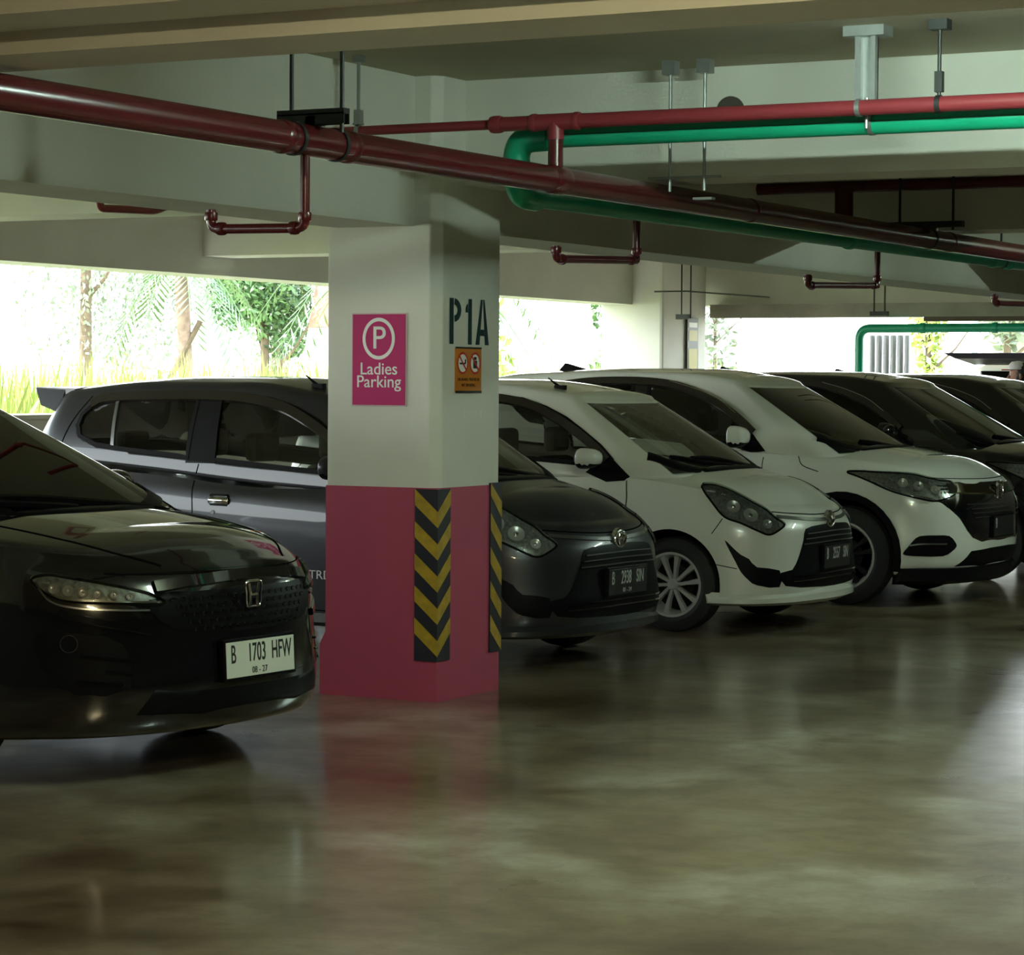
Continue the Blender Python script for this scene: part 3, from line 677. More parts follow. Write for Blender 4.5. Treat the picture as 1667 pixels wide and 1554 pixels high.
def seat(car, x, y, h=1.2, w_=.24):
    zb = .55; mb = MB(); prof = [(x + .12, zb), (x + .02, zb + .2), (x - .06, h - .18), (x - .08, h - .13)]
    for i in range(len(prof) - 1):
        (xa, za), (xb, zb_) = prof[i], prof[i + 1]
        mb.add([(xa, y - w_, za), (xa, y + w_, za), (xb, y + w_ * .85, zb_), (xb, y - w_ * .85, zb_), (xa - .1, y - w_, za), (xa - .1, y + w_, za), (xb - .09, y + w_ * .85, zb_), (xb - .09, y - w_ * .85, zb_)],
               [(0, 1, 2, 3), (4, 7, 6, 5), (0, 3, 7, 4), (1, 5, 6, 2), (3, 2, 6, 7)])
    o = mb.build('seat', INTER, car.e, smooth=True, bevel=.03)
    MB().box(x - .15, x - .06, y - .12, y + .12, h - .10, h + .06).build('headrest', INTER, o, bevel=.03)
def plate(car, c, n, body, sub, dark=True, w_=.43, h_=.135):
    n = Vector(n).normalized(); yd = Vector((0, 0, 1)); xd = yd.cross(n).normalized(); yd = n.cross(xd); M = frame_mat(c, xd, yd)
    e = MB().box(-w_ / 2 - .012, w_ / 2 + .012, -h_ / 2 - .012, h_ / 2 + .012, -.02, .004); o = e.build('plate_frame', BLACK, car.e, bevel=.004); o.data.transform(M)
    bgm = mat('plate_black', (.008, .008, .009), .4) if dark else mat('plate_white', (.62, .66, .56), .45); fgm = mat('plate_text_grey', (.42, .43, .42), .5) if dark else BLACKP
    q = MB().box(-w_ / 2, w_ / 2, -h_ / 2, h_ / 2, .004, .007).build('number_plate', bgm, car.e, bevel=.002); q.data.transform(M)
    a, b_, c_ = body
    for tx, xx in ((a, -.172), (b_, -.025), (c_, .132)):
        if tx: text(tx, .098, 'plate_lettering', fgm, q, M @ Matrix.Translation((xx, .018, .0075)), .59, off=.0008)
    if sub: text(sub, .034, 'plate_lettering', fgm, q, M @ Matrix.Translation((-.01, -.047, .0075)), 1.0)
    return q
# ------------------------------------------------------------------ car paints and glass
P_BLACK = mat('paint_black', (.004, .004, .0045), .12, coat=1)
P_GREY = mat('paint_dark_grey', (.032, .033, .037), .36, metal=.5, coat=.45)
P_WHITE = mat('paint_white', (.70, .71, .63), .3, coat=1)
P_PEARL = mat('paint_pearl_white', (.74, .76, .69), .25, coat=1)
G_CLEAR = tinted_glass('glass_light_tint', (.75, .80, .72), refl=2.4); G_MID = tinted_glass('glass_mid_tint', (.42, .44, .40), refl=1.6); G_DARK = tinted_glass('glass_dark_tint', (.03, .033, .03))
def L(z, w, xf, xr, **k): return dict(z=z, w=w, xf=xf, xr=xr, **k)
AGYA = dict(wb=2.455, R=.285, Rr=.19, Ra=.325, hw=.80, tapx=-.1, flare=.012, cowl=.10, tailx=-2.75,
    body=[L([(-3, .20), (1, .20)], .64, .50, -2.75, af=.6, ar=.3),
          L([(-3, .20), (-.3, .19), (.3, .19), (1, .205)], .775, .70, -2.88, af=.62, ar=.4),
          L([(-3, .32), (-.3, .29), (.3, .28), (1, .29)], .795, .745, -2.91, af=.62, ar=.4, nf=2.9),
          L([(-3, .52), (-.3, .47), (1, .46)], .80, .735, -2.93, af=.64, ar=.4, nf=2.9),
          L([(-3, .70), (-.3, .68), (.3, .64), (1, .615)], .798, .715, -2.92, af=.66, ar=.4, nf=2.9),
          L([(-3, .90), (-1, .84), (-.3, .81), (.3, .755), (1, .69)], .782, .66, -2.90, af=.66, ar=.4),
          L([(-3, 1.03), (-1.8, .965), (-1, .91), (-.35, .915), (.2, .855), (.5, .775), (1, .735)], .745, .60, -2.86, af=.66, ar=.4)],
    hood=[(-3, 1.05), (-1.8, .985), (-.7, .94), (-.2, 1.0), (0, .99), (.2, .945), (.45, .85), (.6, .76)],
    gh=dict(xf0=.09, xr0=-2.86, w0=.735, af0=.36, ar0=.35, xf1=-.68, xr1=-2.70, w1=.59, af1=.13, ar1=.22,
        z0=[(-3, 1.12), (-1.8, 1.03), (-1, .965), (-.35, .94), (.1, .98)], z1=[(-3, 1.37), (-2.6, 1.40), (-1.9, 1.455), (-1.3, 1.455), (-.65, 1.375)],
        roof=[(-3, 1.42), (-2.6, 1.465), (-1.8, 1.515), (-1.3, 1.51), (-.65, 1.42)], uA=28,
        windows=[dict(poly=[(-1.42, 1.055), (-1.45, 1.405), (-1.27, 1.40), (-1.1, 1.385), (-.93, 1.335), (-.78, 1.27), (-.64, 1.185), (-.52, 1.105), (-.43, 1.025), (-.45, .985), (-.9, 1.015)], front=1),
                 dict(poly=[(-1.60, 1.065), (-1.60, 1.40), (-1.86, 1.405), (-2.12, 1.395), (-2.31, 1.365), (-2.39, 1.29), (-2.40, 1.23), (-2.37, 1.17), (-2.25, 1.125), (-2.1, 1.105), (-1.84, 1.085)])]), wsglass=G_CLEAR, glassm=G_CLEAR)
HRV = dict(wb=2.61, R=.335, Rr=.225, Ra=.385, hw=.885, tapx=-.1, flare=.018, cowl=.10, tailx=-3.2,
    body=[L([(-4, .22), (1, .22)], .70, .55, -3.3, af=.6, ar=.3),
          L([(-4, .24), (-.3, .22), (1, .22)], .86, .76, -3.42, af=.62, ar=.5),
          L([(-4, .36), (1, .34)], .885, .82, -3.46, af=.64, ar=.5, nf=3),
          L([(-4, .58), (1, .52)], .885, .835, -3.48, af=.66, ar=.5, nf=3),
          L([(-4, .80), (-.3, .76), (1, .68)], .885, .825, -3.46, af=.68, ar=.5, nf=3),
          L([(-4, 1.0), (-1, .94), (-.3, .91), (.3, .86), (1, .80)], .87, .77, -3.44, af=.70, ar=.5, nf=2.8),
          L([(-4, 1.18), (-1.8, 1.10), (-1, 1.04), (-.35, 1.0), (.3, .945), (.55, .90), (1, .85)], .81, .70, -3.38, af=.70, ar=.5)],
    hood=[(-4, 1.2), (-1.8, 1.12), (-.2, 1.085), (0, 1.07), (.35, 1.01), (.6, .93), (.75, .87)],
    gh=dict(xf0=.06, xr0=-3.36, w0=.80, af0=.38, ar0=.4, xf1=-.82, xr1=-2.95, w1=.60, af1=.13, ar1=.25,
        z0=[(-4, 1.22), (-1.8, 1.11), (-1, 1.05), (-.35, 1.02), (.1, 1.06)], z1=[(-4, 1.44), (-2.6, 1.52), (-1.9, 1.55), (-1.3, 1.54), (-.8, 1.48)],
        roof=[(-4, 1.5), (-2.6, 1.58), (-1.8, 1.605), (-1.3, 1.60), (-.8, 1.53)], uA=28,
        windows=[dict(poly=[(-1.52, 1.115), (-1.56, 1.49), (-1.29, 1.455), (-1.02, 1.345), (-.83, 1.235), (-.70, 1.13), (-.78, 1.075), (-1.1, 1.08)], front=1),
                 dict(poly=[(-1.66, 1.13), (-1.68, 1.49), (-1.9, 1.495), (-2.2, 1.475), (-2.55, 1.42), (-2.6, 1.32), (-2.45, 1.22), (-2.0, 1.16)])]), wsglass=G_DARK, glassm=G_DARK)
CITY = dict(wb=2.6, R=.305, Rr=.205, Ra=.345, hw=.874, tapx=-.1, flare=.012, cowl=.12, tailx=-3.3,
    body=[L([(-4, .17), (1, .19)], .70, .60, -3.5, af=.6, ar=.3),
          L([(-4, .19), (-.3, .16), (1, .185)], .85, .84, -3.6, af=.82, ar=.5, nf=2.5),
          L([(-4, .32), (1, .28)], .872, .89, -3.64, af=.85, ar=.5, nf=2.6),
          L([(-4, .52), (1, .47)], .874, .885, -3.66, af=.88, ar=.5, nf=2.6),
          L([(-4, .74), (-.3, .70), (.3, .68), (1, .645)], .87, .865, -3.66, af=.90, ar=.5, nf=2.6),
          L([(-4, .92), (-1, .86), (-.3, .83), (.3, .79), (1, .75)], .85, .82, -3.64, af=.92, ar=.5, nf=2.6),
          L([(-4, 1.02), (-1.8, .97), (-1, .95), (-.35, .925), (.3, .88), (.6, .835), (1, .795)], .79, .75, -3.60, af=.88, ar=.5)],
    hood=[(-4, 1.06), (-3, 1.04), (-1.8, 1.0), (-.2, .995), (0, .985), (.4, .925), (.65, .865), (.8, .81)],
    gh=dict(xf0=.10, xr0=-3.1, w0=.775, af0=.40, ar0=.45, xf1=-.82, xr1=-2.5, w1=.56, af1=.14, ar1=.25,
        z0=[(-4, 1.04), (-1.8, .98), (-.35, .95), (.1, .99)], z1=[(-4, 1.25), (-2.4, 1.36), (-1.7, 1.40), (-1.2, 1.395), (-.8, 1.345)],
        roof=[(-4, 1.3), (-2.4, 1.42), (-1.7, 1.465), (-1.2, 1.455), (-.8, 1.395)], uA=28,
        windows=[dict(poly=[(-1.40, 1.01), (-1.45, 1.34), (-1.2, 1.33), (-.95, 1.26), (-.70, 1.13), (-.55, 1.02), (-.8, .985)], front=1),
                 dict(poly=[(-1.55, 1.02), (-1.55, 1.345), (-2.0, 1.33), (-2.35, 1.25), (-2.5, 1.10), (-2.2, 1.03)])]), wsglass=G_DARK, glassm=G_DARK)
CARS = {}
CARS['honda'] = Car('car', 'black sedan with a white number plate at the left edge, nearest the camera', 'car', (-.43, -2.15, 0), radians(-3), CITY, P_BLACK)
CARS['grey'] = Car('car', 'dark grey hatchback half hidden behind the pillar', 'car', (-.72, 2.0, 0), radians(-2), AGYA, P_GREY)
CARS['white'] = Car('car', 'small white hatchback with its front wheel in view', 'car', (-.52, 4.52, 0), radians(.3), AGYA, P_WHITE)
CARS['hrv'] = Car('car', 'white crossover parked behind the small white hatchback', 'car', (-.34, 7.0, 0), 0, HRV, P_PEARL)
CARS['hrv2'] = Car('car', 'black crossover behind the white crossover', 'car', (-.24, 9.7, 0), 0, HRV, P_BLACK)
CARS['far'] = Car('car', 'farthest black car cut off by the right edge', 'car', (-.10, 12.0, 0), 0, HRV, P_BLACK)
for k, c in CARS.items():
    for ax in (0, -c.sp['wb']):
        for sg in (-1, 1): wheel(c, ax, sg, 'agya' if k in ('grey', 'white') else 'dark')
# ------------------------------------------------------------------ cars: features
SIL = mat('silver_trim', (.28, .29, .29), .25, metal=.9)
HLREF = mat('headlight_bowl', (.42, .43, .41), .25, metal=.5, noise=.5, nscale=60)
HLBOWL = mat('bowl_silver', (.75, .75, .72), .3, metal=.6)
VISOR = mat('smoked_visor', (.02, .017, .014), .15, coat=.5)
DR = (-.62, .78, -.05)      # inward direction for the right front corner
def both(f):
    for sg in (-1, 1): f(sg)
def side(pts, sg): return [(p[0], sg * p[1], p[2]) for p in pts]
def xz(pts, sg, y=.9): return [(p[0], sg * y, p[1]) for p in pts]
FRAME = mat('frame_black', (.006, .006, .006), .6, spec=.1)
def dens(P, st=.05):
    out = []
    for i in range(len(P)):
        a = Vector(P[i]); b_ = Vector(P[(i + 1) % len(P)]); k = max(1, int((b_ - a).length / st)); out += [tuple(a.lerp(b_, j / k)) for j in range(k)]
    return out
def windows(c, glass, seal=.03):
    for w_ in c.sp['gh']['windows']:
        for sg in (-1, 1):
            P = dens(xz(w_['poly'], sg))
            g = c.patch(P, (0, -sg, 0), 'side_window', glass, off=-.007, depth=0, bvh=c.bvh_g, n=1)
            c.ribbon(P, (0, -sg, 0), seal, 'window_seal', FRAME, closed=True, off=.006, n=1)
def mirror_(c, sg, x, y, z, m, sz=(.075, .105, .07), lower=BLACK):
    e = bpy.data.objects.new('wing_mirror', None); COL.objects.link(e); e.parent = c.e
    V = []; Fs = []; nu, nv = 24, 14
    for i in range(nv + 1):
        ph = pi * i / nv
        for j in range(nu):
            th = 2 * pi * j / nu; cx = cos(th) * sin(ph); cy = cos(ph); cz = sin(th) * sin(ph)
            k = (abs(cx) ** 2.6 + abs(cy) ** 2.6 + abs(cz) ** 2.6) ** (-1 / 2.6); px = cx * k
            if px < 0: px *= .25
            V.append((x + px * sz[0] * 1.3, sg * (y + cy * k * sz[1] * 1.0), z + cz * k * sz[2] * (1.0 + .12 * cy)))
    for i in range(nv):
        for j in range(nu): Fs.append((i * nu + j, i * nu + (j + 1) % nu, (i + 1) * nu + (j + 1) % nu, (i + 1) * nu + j))
    mi = [1 if sum(V[q][2] for q in f) / 4 < z - sz[2] * .55 else 0 for f in Fs]
    mesh_obj('mirror_housing', V, Fs, [m, lower], mi, e, sharp=60)
    MB().lathe([(.001, -.024), (1, -.024)], (0, 0, 0), 'x', 28).build('mirror_glass', CHROME, e).matrix_local = Matrix.Translation((x, sg * y, z)) @ Matrix.Diagonal((1, sz[1] * .85, sz[2] * .8, 1))
    MB().tube([(x, sg * (y - sz[1] * .8), z - sz[2] * .8), (x - .01, sg * (y - sz[1] * 1.9), z - sz[2] * 1.15)], .022, 10).build('mirror_arm', BLACK, e, smooth=True)
def oval(cx, a, b_, n=32, ph=0): return [(cx[0], cx[1] + a * cos(2 * pi * i / n), cx[2] + b_ * sin(2 * pi * i / n)) for i in range(n)]
def torus_path(mb, pts, r): pts = list(pts); return mb.tube(pts + [pts[0], pts[1]], r, 8, cap=False)
def headlight(c, sg, pts, d, bowls, lens=True, drl=None):
    P = side(pts, sg); D = (d[0], -sg * d[1], d[2])
    o = c.patch(P, D, 'headlight', HLREF, off=.003, depth=.012, n=4, res=.02)
    c.ribbon(P, D, .012, 'headlight_rim', BLACK, o, closed=True, off=.007, n=4)
    for (bx, by, bz, r) in bowls:
        p, n_ = c.proj((bx, sg * abs(by), bz), D); z_ = n_; M = Matrix.Translation(p + n_ * .006) @ n_.to_track_quat('Z', 'Y').to_matrix().to_4x4()
        b_ = MB().lathe([(r, 0), (r * .96, .010), (r * .80, .008), (r * .55, .0015), (.001, -.0005)], (0, 0, 0), 'z', 28).build('reflector', HLBOWL, o, smooth=True); b_.data.transform(M)
        b_ = MB().lathe([(r * .30, .001), (r * .28, .008), (r * .15, .012), (.001, .013)], (0, 0, 0), 'z', 20).build('bulb_lens', CHROME, o, smooth=True); b_.data.transform(M)
    if drl: c.ribbon(side(drl, sg), D, .008, 'light_strip', CHROME, o, off=.011, n=5)
    if lens: c.patch(P, D, 'headlight_lens', HLCLEAR, o, off=.019, depth=.014, n=4, res=.02)
    return o
def wiper(c, pts, off=.018):
    c.ribbon(pts, (0, 0, -1), .022, 'wiper', BLACK, c.ws, off=off, n=8, bvh=c.bvh_g)
def cowl(c, pts): c.ribbon(pts, (0, 0, -1), .075, 'cowl_trim', BLACK, off=.006, n=8)

def agya(c, paint, glass, pl, sticker=False, chrome_mirror=False, handle=None):
    windows(c, glass)
    def S(sg):
        D = (0, -sg, 0)
        c.patch(xz([(-1.61, 1.035), (-1.61, 1.415), (-1.44, 1.415), (-1.41, 1.035)], sg), D, 'pillar_trim', FRAME, off=.003, depth=.008, n=1, bvh=c.bvh_g)
        c.patch(xz([(-.60, .945), (-.455, 1.055), (-.30, .925), (-.33, .90), (-.45, .89)], sg), D, 'corner_trim', BLACK, off=.006, depth=.012, n=1)
        c.ribbon(xz([(-2.34, 1.345), (-2.22, 1.385), (-1.8, 1.40), (-1.5, 1.40), (-1.27, 1.39), (-1.04, 1.35), (-.85, 1.275), (-.70, 1.195), (-.56, 1.105), (-.46, 1.02)], sg), D, .062, 'window_visor', VISOR, off=.018, bvh=c.bvh_g)
        c.ribbon(xz([(-2.16, 1.37), (-2.125, 1.10)], sg), D, .026, 'window_divider', SIL, off=.006, bvh=c.bvh_g)
        for ln in ([(-1.52, 1.03), (-1.535, .94), (-1.515, .77), (-1.50, .45), (-1.47, .30)], [(-2.50, .99), (-2.44, .86), (-2.40, .74)], [(-.315, .90), (-.30, .75), (-.37, .5), (-.41, .30)], [(-.41, .27), (-2.1, .275)]):
            c.ribbon(xz(ln, sg), D, .007, 'panel_gap', GAP, off=.0015)
        c.ribbon(xz([(-2.36, 1.395), (-2.435, 1.28), (-2.483, 1.16), (-2.50, 1.06)], sg), D, .007, 'panel_gap', GAP, off=.0015, bvh=c.bvh_g)
        c.ribbon(xz([(-.42, .235), (-1.2, .235), (-2.08, .24)], sg), D, .06, 'side_skirt', SIL if paint is P_GREY else paint, off=.014)
        for hx, hz in ((-1.34, .835), (-2.27, .905)):
            p, n_ = c.proj((hx, sg * .9, hz), D)
            h = MB().box(-.062, .062, -.004, .002, -.038, .038).build('door_handle', GLOSSB, c.e, bevel=.006); h.location = p
            q = MB().tube([(-.052, 0, 0), (-.04, sg * .016, .002), (.04, sg * .016, .002), (.052, 0, 0)], .022, 14).build('grip', CHROME, h, smooth=True)
        if sg < 0:
            p, n_ = c.proj((-1.375, sg * .9, .772), D)
            MB().lathe([(.001, .003), (.011, .003), (.012, 0), (.012, -.004)], tuple(p), 'y', 16).build('keyhole', SIL, c.e, smooth=True)
        headlight(c, sg, [(.161, .705, .869), (.202, .66, .885), (.281, .64, .868), (.374, .62, .825), (.457, .60, .778), (.528, .58, .738), (.57, .57, .70), (.625, .54, .655), (.615, .58, .625), (.573, .642, .596), (.516, .69, .621), (.428, .731, .664), (.334, .757, .699), (.253, .748, .777)], DR,
                  [(.36, .70, .755, .042), (.45, .66, .705, .046), (.54, .62, .655, .030)])
        c.patch(side([(.345, .781, .565), (.391, .768, .522), (.438, .752, .479), (.482, .731, .454), (.525, .709, .405), (.62, .60, .385), (.62, .60, .285), (.527, .711, .298), (.485, .737, .326), (.441, .758, .377), (.411, .767, .435), (.378, .775, .496)], sg), (DR[0], -sg * DR[1], 0), 'bumper_duct', BLACK, off=.003, depth=.012, n=2, res=.02)
        c.ribbon(side([(.25, .80, .425), (.42, .766, .395)], sg), (DR[0], -sg * DR[1], 0), .006, 'panel_gap', GAP, off=.0015)
        c.ribbon(side([(.335, .78, .69), (.27, .80, .60)], sg), (DR[0], -sg * DR[1], 0), .006, 'panel_gap', GAP, off=.0015)
        mirror_(c, sg, -.53, .89, 1.035, paint, (.075, .122, .062))
    both(S)
    g = c.patch([(.8, y, z) for y, z in [(.36, .622), (.2, .638), (0, .642), (-.2, .638), (-.36, .622), (-.40, .56), (-.45, .47), (-.52, .385), (-.60, .37), (-.57, .29), (-.3, .272), (0, .265), (.3, .272), (.57, .29), (.60, .37), (.52, .385), (.45, .47), (.40, .56)]], (-1, 0, 0), 'grille', BLACK, off=.004, depth=.012, n=2)
    for z, wd in ((.592, .36), (.562, .385), (.532, .41), (.345, .52), (.315, .52)):
        c.ribbon([(.8, -wd, z), (.8, -wd / 2, z + .004), (.8, 0, z + .006), (.8, wd / 2, z + .004), (.8, wd, z)], (-1, 0, 0), .009, 'slat', SIL if z > .5 else GLOSSB, g, off=.011)
    c.ribbon([(.8, -.55, .728), (.8, -.42, .716), (.8, -.2, .703), (.8, 0, .70), (.8, .2, .703), (.8, .42, .716), (.8, .55, .728)], (-1, 0, 0), .008, 'panel_gap', GAP, off=.002)
    c.ribbon([(.8, -.545, .700), (.8, -.40, .686), (.8, -.2, .672), (.8, 0, .668), (.8, .2, .672), (.8, .40, .686), (.8, .545, .700)], (-1, 0, 0), .026, 'chrome_strip', SIL, off=.006)
    c.ribbon([(.32, -.80, .235), (.5, -.74, .232), (.62, -.58, .232), (.71, -.35, .24), (.745, 0, .245), (.71, .35, .24), (.62, .58, .232), (.5, .74, .232), (.32, .80, .235)], (-1, 0, 0), .075, 'front_lip', paint, off=.022, n=6) if False else None
    lp = [(.25, -.805), (.42, -.785), (.56, -.70), (.66, -.56), (.73, -.36), (.765, -.15), (.77, 0)]; lp = lp + [(a, -b_) for a, b_ in lp[:-1][::-1]]
    lp = spl(lp, 6); mb = MB(); V = []
    for x, y in lp:
        k = max(0, (abs(y) - .3)) * .05; V += [(x - .05, y * .93, .17), (x + .0, y, .195 - k * .3), (x + .004, y, .235 - k), (x - .035, y * .97, .275 - k)]
    mb.add(V, [(4 * i + q, 4 * i + (q + 1) % 4, 4 * i + 4 + (q + 1) % 4, 4 * i + 4 + q) for i in range(len(lp) - 1) for q in range(4)]); mb.add(V[:4], [(0, 1, 2, 3)]); mb.add(V[-4:], [(3, 2, 1, 0)])
    mb.build('front_lip', paint, c.e, smooth=True, sharp=30)
    p, n_ = c.proj((.9, 0, .665), (-1, 0, 0)); q = p + Vector((.016, 0, 0))
    mb = MB(); torus_path(mb, oval(q, .062, .043), .0065); torus_path(mb, oval(q + Vector((.002, 0, .014)), .046, .016), .005); torus_path(mb, oval(q + Vector((.003, 0, 0)), .018, .040), .005); mb.lathe([(.001, .0), (.058, .0), (.058, -.02)], (q[0] - .004, 0, q[2]), 'x', 28)
    em = mb.build('emblem', CHROME, c.e, smooth=True); 
    plate(c, (.757, 0, .445), (1, 0, -.03), pl[:3], pl[3], True)
    wiper(c, [(.06, .55, 1), (.03, .2, 1.02), (-.03, -.10, 1.04), (-.06, -.38, 1.05)]); wiper(c, [(.04, .05, 1), (-.01, -.3, 1.04), (-.12, -.55, 1.05)])
    cowl(c, [(-.22, -.66, 1), (-.05, -.56, 1), (.07, -.35, 1), (.10, 0, 1), (.07, .35, 1), (-.05, .56, 1), (-.22, .66, 1)])
    # spoiler
    V = []; 
    for y in np.linspace(-.56, .56, 15):
        a = abs(y) / .56; V += [(-2.52, y, 1.462 - .025 * a * a), (-2.86 + .05 * a * a, y, 1.445), (-2.865 + .05 * a * a, y, 1.425), (-2.60, y, 1.425 - .04 * a * a)]
    mb = MB().add(V, [(4 * i + q, 4 * i + (q + 1) % 4, 4 * i + 4 + (q + 1) % 4, 4 * i + 4 + q) for i in range(14) for q in range(4)]); mb.add(V[:4], [(0, 1, 2, 3)]); mb.add(V[-4:], [(3, 2, 1, 0)])
    for sg in (-1, 1): mb.add([(-2.60, sg * .56, 1.43), (-2.82, sg * .56, 1.44), (-2.76, sg * .585, 1.34), (-2.62, sg * .60, 1.30), (-2.60, sg * .54, 1.43), (-2.82, sg * .54, 1.44), (-2.76, sg * .56, 1.34), (-2.62, sg * .58, 1.30)], [(0, 1, 2, 3), (4, 7, 6, 5), (0, 4, 5, 1), (1, 5, 6, 2), (2, 6, 7, 3), (3, 7, 4, 0)])
    mb.build('spoiler', paint, c.e, smooth=True, sharp=35)
    MB().tube([(-.95, -.42, 1.47), (-1.02, -.42, 1.52)], [.010, .004], 8).box(-.97, -.90, -.44, -.40, 1.44, 1.475).build('aerial', BLACK, c.e, smooth=True)
    for x, y in ((-1.25, -.36), (-1.25, .36), (-2.15, -.38), (-2.15, .38)): seat(c, x, y, 1.14)
    MB().box(-.45, -.12, -.62, .62, .90, 1.0).build('dashboard', INTER, c.e, bevel=.03)
    mb = MB(); torus_path(mb, [(-.62 + .06 * sin(a), -.36 + .18 * cos(a), 1.0 + .15 * sin(a)) for a in np.linspace(0, 2 * pi, 25)[:-1]], .013); mb.build('steering_wheel', BLACK, c.e, smooth=True)
    for sg in (-1, 1):
        c.patch([(-2.95, sg * y, z) for y, z in ((.50, .95), (.76, 1.0), (.76, .75), (.5, .74))], (1, 0, 0), 'tail_light', mat('tail_red', (.3, .01, .01), .2, coat=1), off=.004, n=1)
def hrv(c, paint, glass, pl):
    windows(c, glass, .035)
    def S(sg):
        D = (0, -sg, 0)
        c.patch(xz([(-1.67, 1.10), (-1.69, 1.50), (-1.55, 1.50), (-1.50, 1.10)], sg), D, 'pillar_trim', GLOSSB, off=.003, depth=.008, n=1, bvh=c.bvh_g)
        c.ribbon(xz([(-2.56, 1.40), (-2.2, 1.48), (-1.9, 1.505), (-1.55, 1.50), (-1.29, 1.46), (-1.02, 1.36), (-.83, 1.25), (-.70, 1.15)], sg), D, .065, 'window_visor', VISOR, off=.02, bvh=c.bvh_g)
        c.ribbon(xz([(-1.4, 1.50), (-1.2, 1.45), (-1.0, 1.375), (-.85, 1.28)], sg), D, .005, 'visor_edge', CHROME, off=.026, bvh=c.bvh_g)
        c.patch(xz([(-.86, 1.06), (-.71, 1.15), (-.60, 1.03), (-.70, 1.02)], sg), D, 'corner_trim', BLACK, off=.008, depth=.012, n=1)
        for ln in ([(-1.60, 1.10), (-1.60, .8), (-1.56, .40)], [(-.60, 1.02), (-.59, .8), (-.64, .55), (-.66, .40)], [(-.35, 1.0), (-.30, .94), (-.18, .90)]):
            c.ribbon(xz(ln, sg), D, .007, 'panel_gap', GAP, off=.0015)
        c.ribbon(xz([(-.46, .30), (-1.2, .30), (-2.15, .31)], sg), D, .11, 'side_cladding', BLACK, off=.014)
        R0, X0 = c.sp['Ra'] + .018, 0
        for ax in (0, -c.sp['wb']):
            c.ribbon([(ax + R0 * cos(a), sg * .9, c.sp['R'] + .01 + R0 * sin(a)) for a in np.linspace(-.25, pi + .25, 22)], D, .05, 'arch_cladding', BLACK, off=.008, n=1)
        headlight(c, sg, [(.028, .864, .899), (.092, .857, .908), (.224, .847, .902), (.354, .813, .898), (.459, .758, .89), (.541, .72, .868), (.615, .661, .85), (.69, .60, .83), (.70, .62, .76), (.627, .762, .718), (.531, .823, .732), (.39, .865, .767), (.299, .875, .798), (.196, .876, .841), (.099, .87, .876)], DR,
                  [(.40, .82, .83, .034), (.50, .79, .81, .036), (.60, .74, .785, .034)], drl=[(.20, .87, .85), (.39, .86, .78), (.53, .82, .745), (.62, .76, .73)])
        f = c.patch(side([(.435, .882, .363), (.46, .873, .401), (.498, .853, .453), (.538, .834, .484), (.634, .773, .489), (.697, .706, .484), (.724, .668, .445), (.731, .653, .413), (.708, .686, .377), (.662, .737, .348), (.539, .831, .348), (.473, .864, .351)], sg), (DR[0], -sg * DR[1], 0), 'fog_light_recess', BLACK, off=.003, depth=.012, n=2, res=.02)
        c.ribbon(side([(.47, .86, .42), (.55, .83, .43), (.68, .72, .43)], sg), (DR[0], -sg * DR[1], 0), .012, 'light_strip', SIL, f, off=.012)
        mirror_(c, sg, -.76, .97, 1.13, paint, (.08, .115, .075))
        for hx, hz in ((-1.45, .93),):
            p, n_ = c.proj((hx, sg * .9, hz), D); h = MB().tube([(-.09, 0, 0), (-.07, sg * .03, 0), (.07, sg * .03, 0), (.09, 0, 0)], .014, 12).build('door_handle', paint, c.e, smooth=True); h.location = p
    both(S)
    T = [(.72, .842), (.53, .838), (.2, .832), (0, .83)]; B_ = [(0, .43), (.38, .433), (.50, .465), (.56, .515), (.63, .60), (.70, .665), (.77, .725)]
    half = [(-y, z) for y, z in T] ; P = [(-a, b_) for a, b_ in B_[::-1][:-1]] 
    poly = [(-y, z) for y, z in B_[::-1]] + [(y, z) for y, z in B_[1:]] + [(y, z) for y, z in T] + [(-y, z) for y, z in T[::-1][1:]]
    g = c.patch([(.9, y, z) for y, z in poly], (-1, 0, 0), 'grille', GLOSSB, off=.003, depth=.012, n=1)
    bar = c.ribbon([(.9, -.66, .80), (.9, -.4, .79), (.9, 0, .78), (.9, .4, .79), (.9, .66, .80)], (-1, 0, 0), .085, 'chrome_bar', mat('dark_chrome', (.28, .25, .2), .12, metal=1), g, off=.012)
    for z, wd in ((.69, .56), (.66, .52), (.63, .5), (.60, .48)): c.ribbon([(.9, -wd, z), (.9, 0, z), (.9, wd, z)], (-1, 0, 0), .007, 'slat', SIL, g, off=.009)
    p, n_ = c.proj((.95, 0, .77), (-1, 0, 0)); q = p + Vector((.022, 0, 0)); mb = MB()
    torus_path(mb, [q + Vector((0, y, z)) for y, z in spl([(-.062, .05), (.062, .05), (.052, -.05), (-.052, -.05)], 8, True)], .008)
    mb.tube([q + Vector((0, -.032, .045)), q + Vector((0, -.026, -.045))], .008, 8).tube([q + Vector((0, .032, .045)), q + Vector((0, .026, -.045))], .008, 8).tube([q + Vector((0, -.03, 0)), q + Vector((0, .03, 0))], .007, 8); mb.build('emblem', CHROME, c.e, smooth=True)
    plate(c, (.848, 0, .53), (1, 0, 0), pl[:3], pl[3], True)
    c.patch([(.9, y, z) for y, z in ((-.62, .275), (-.50, .375), (-.2, .385), (.2, .385), (.50, .375), (.62, .275), (.3, .265), (-.3, .265))], (-1, 0, 0), 'lower_intake', BLACK, off=.003, depth=.012, n=1)
    lp = [(.42, -.885), (.60, -.80), (.72, -.62), (.80, -.35), (.825, 0)]; lp = spl(lp + [(a, -b_) for a, b_ in lp[:-1][::-1]], 6); V = []
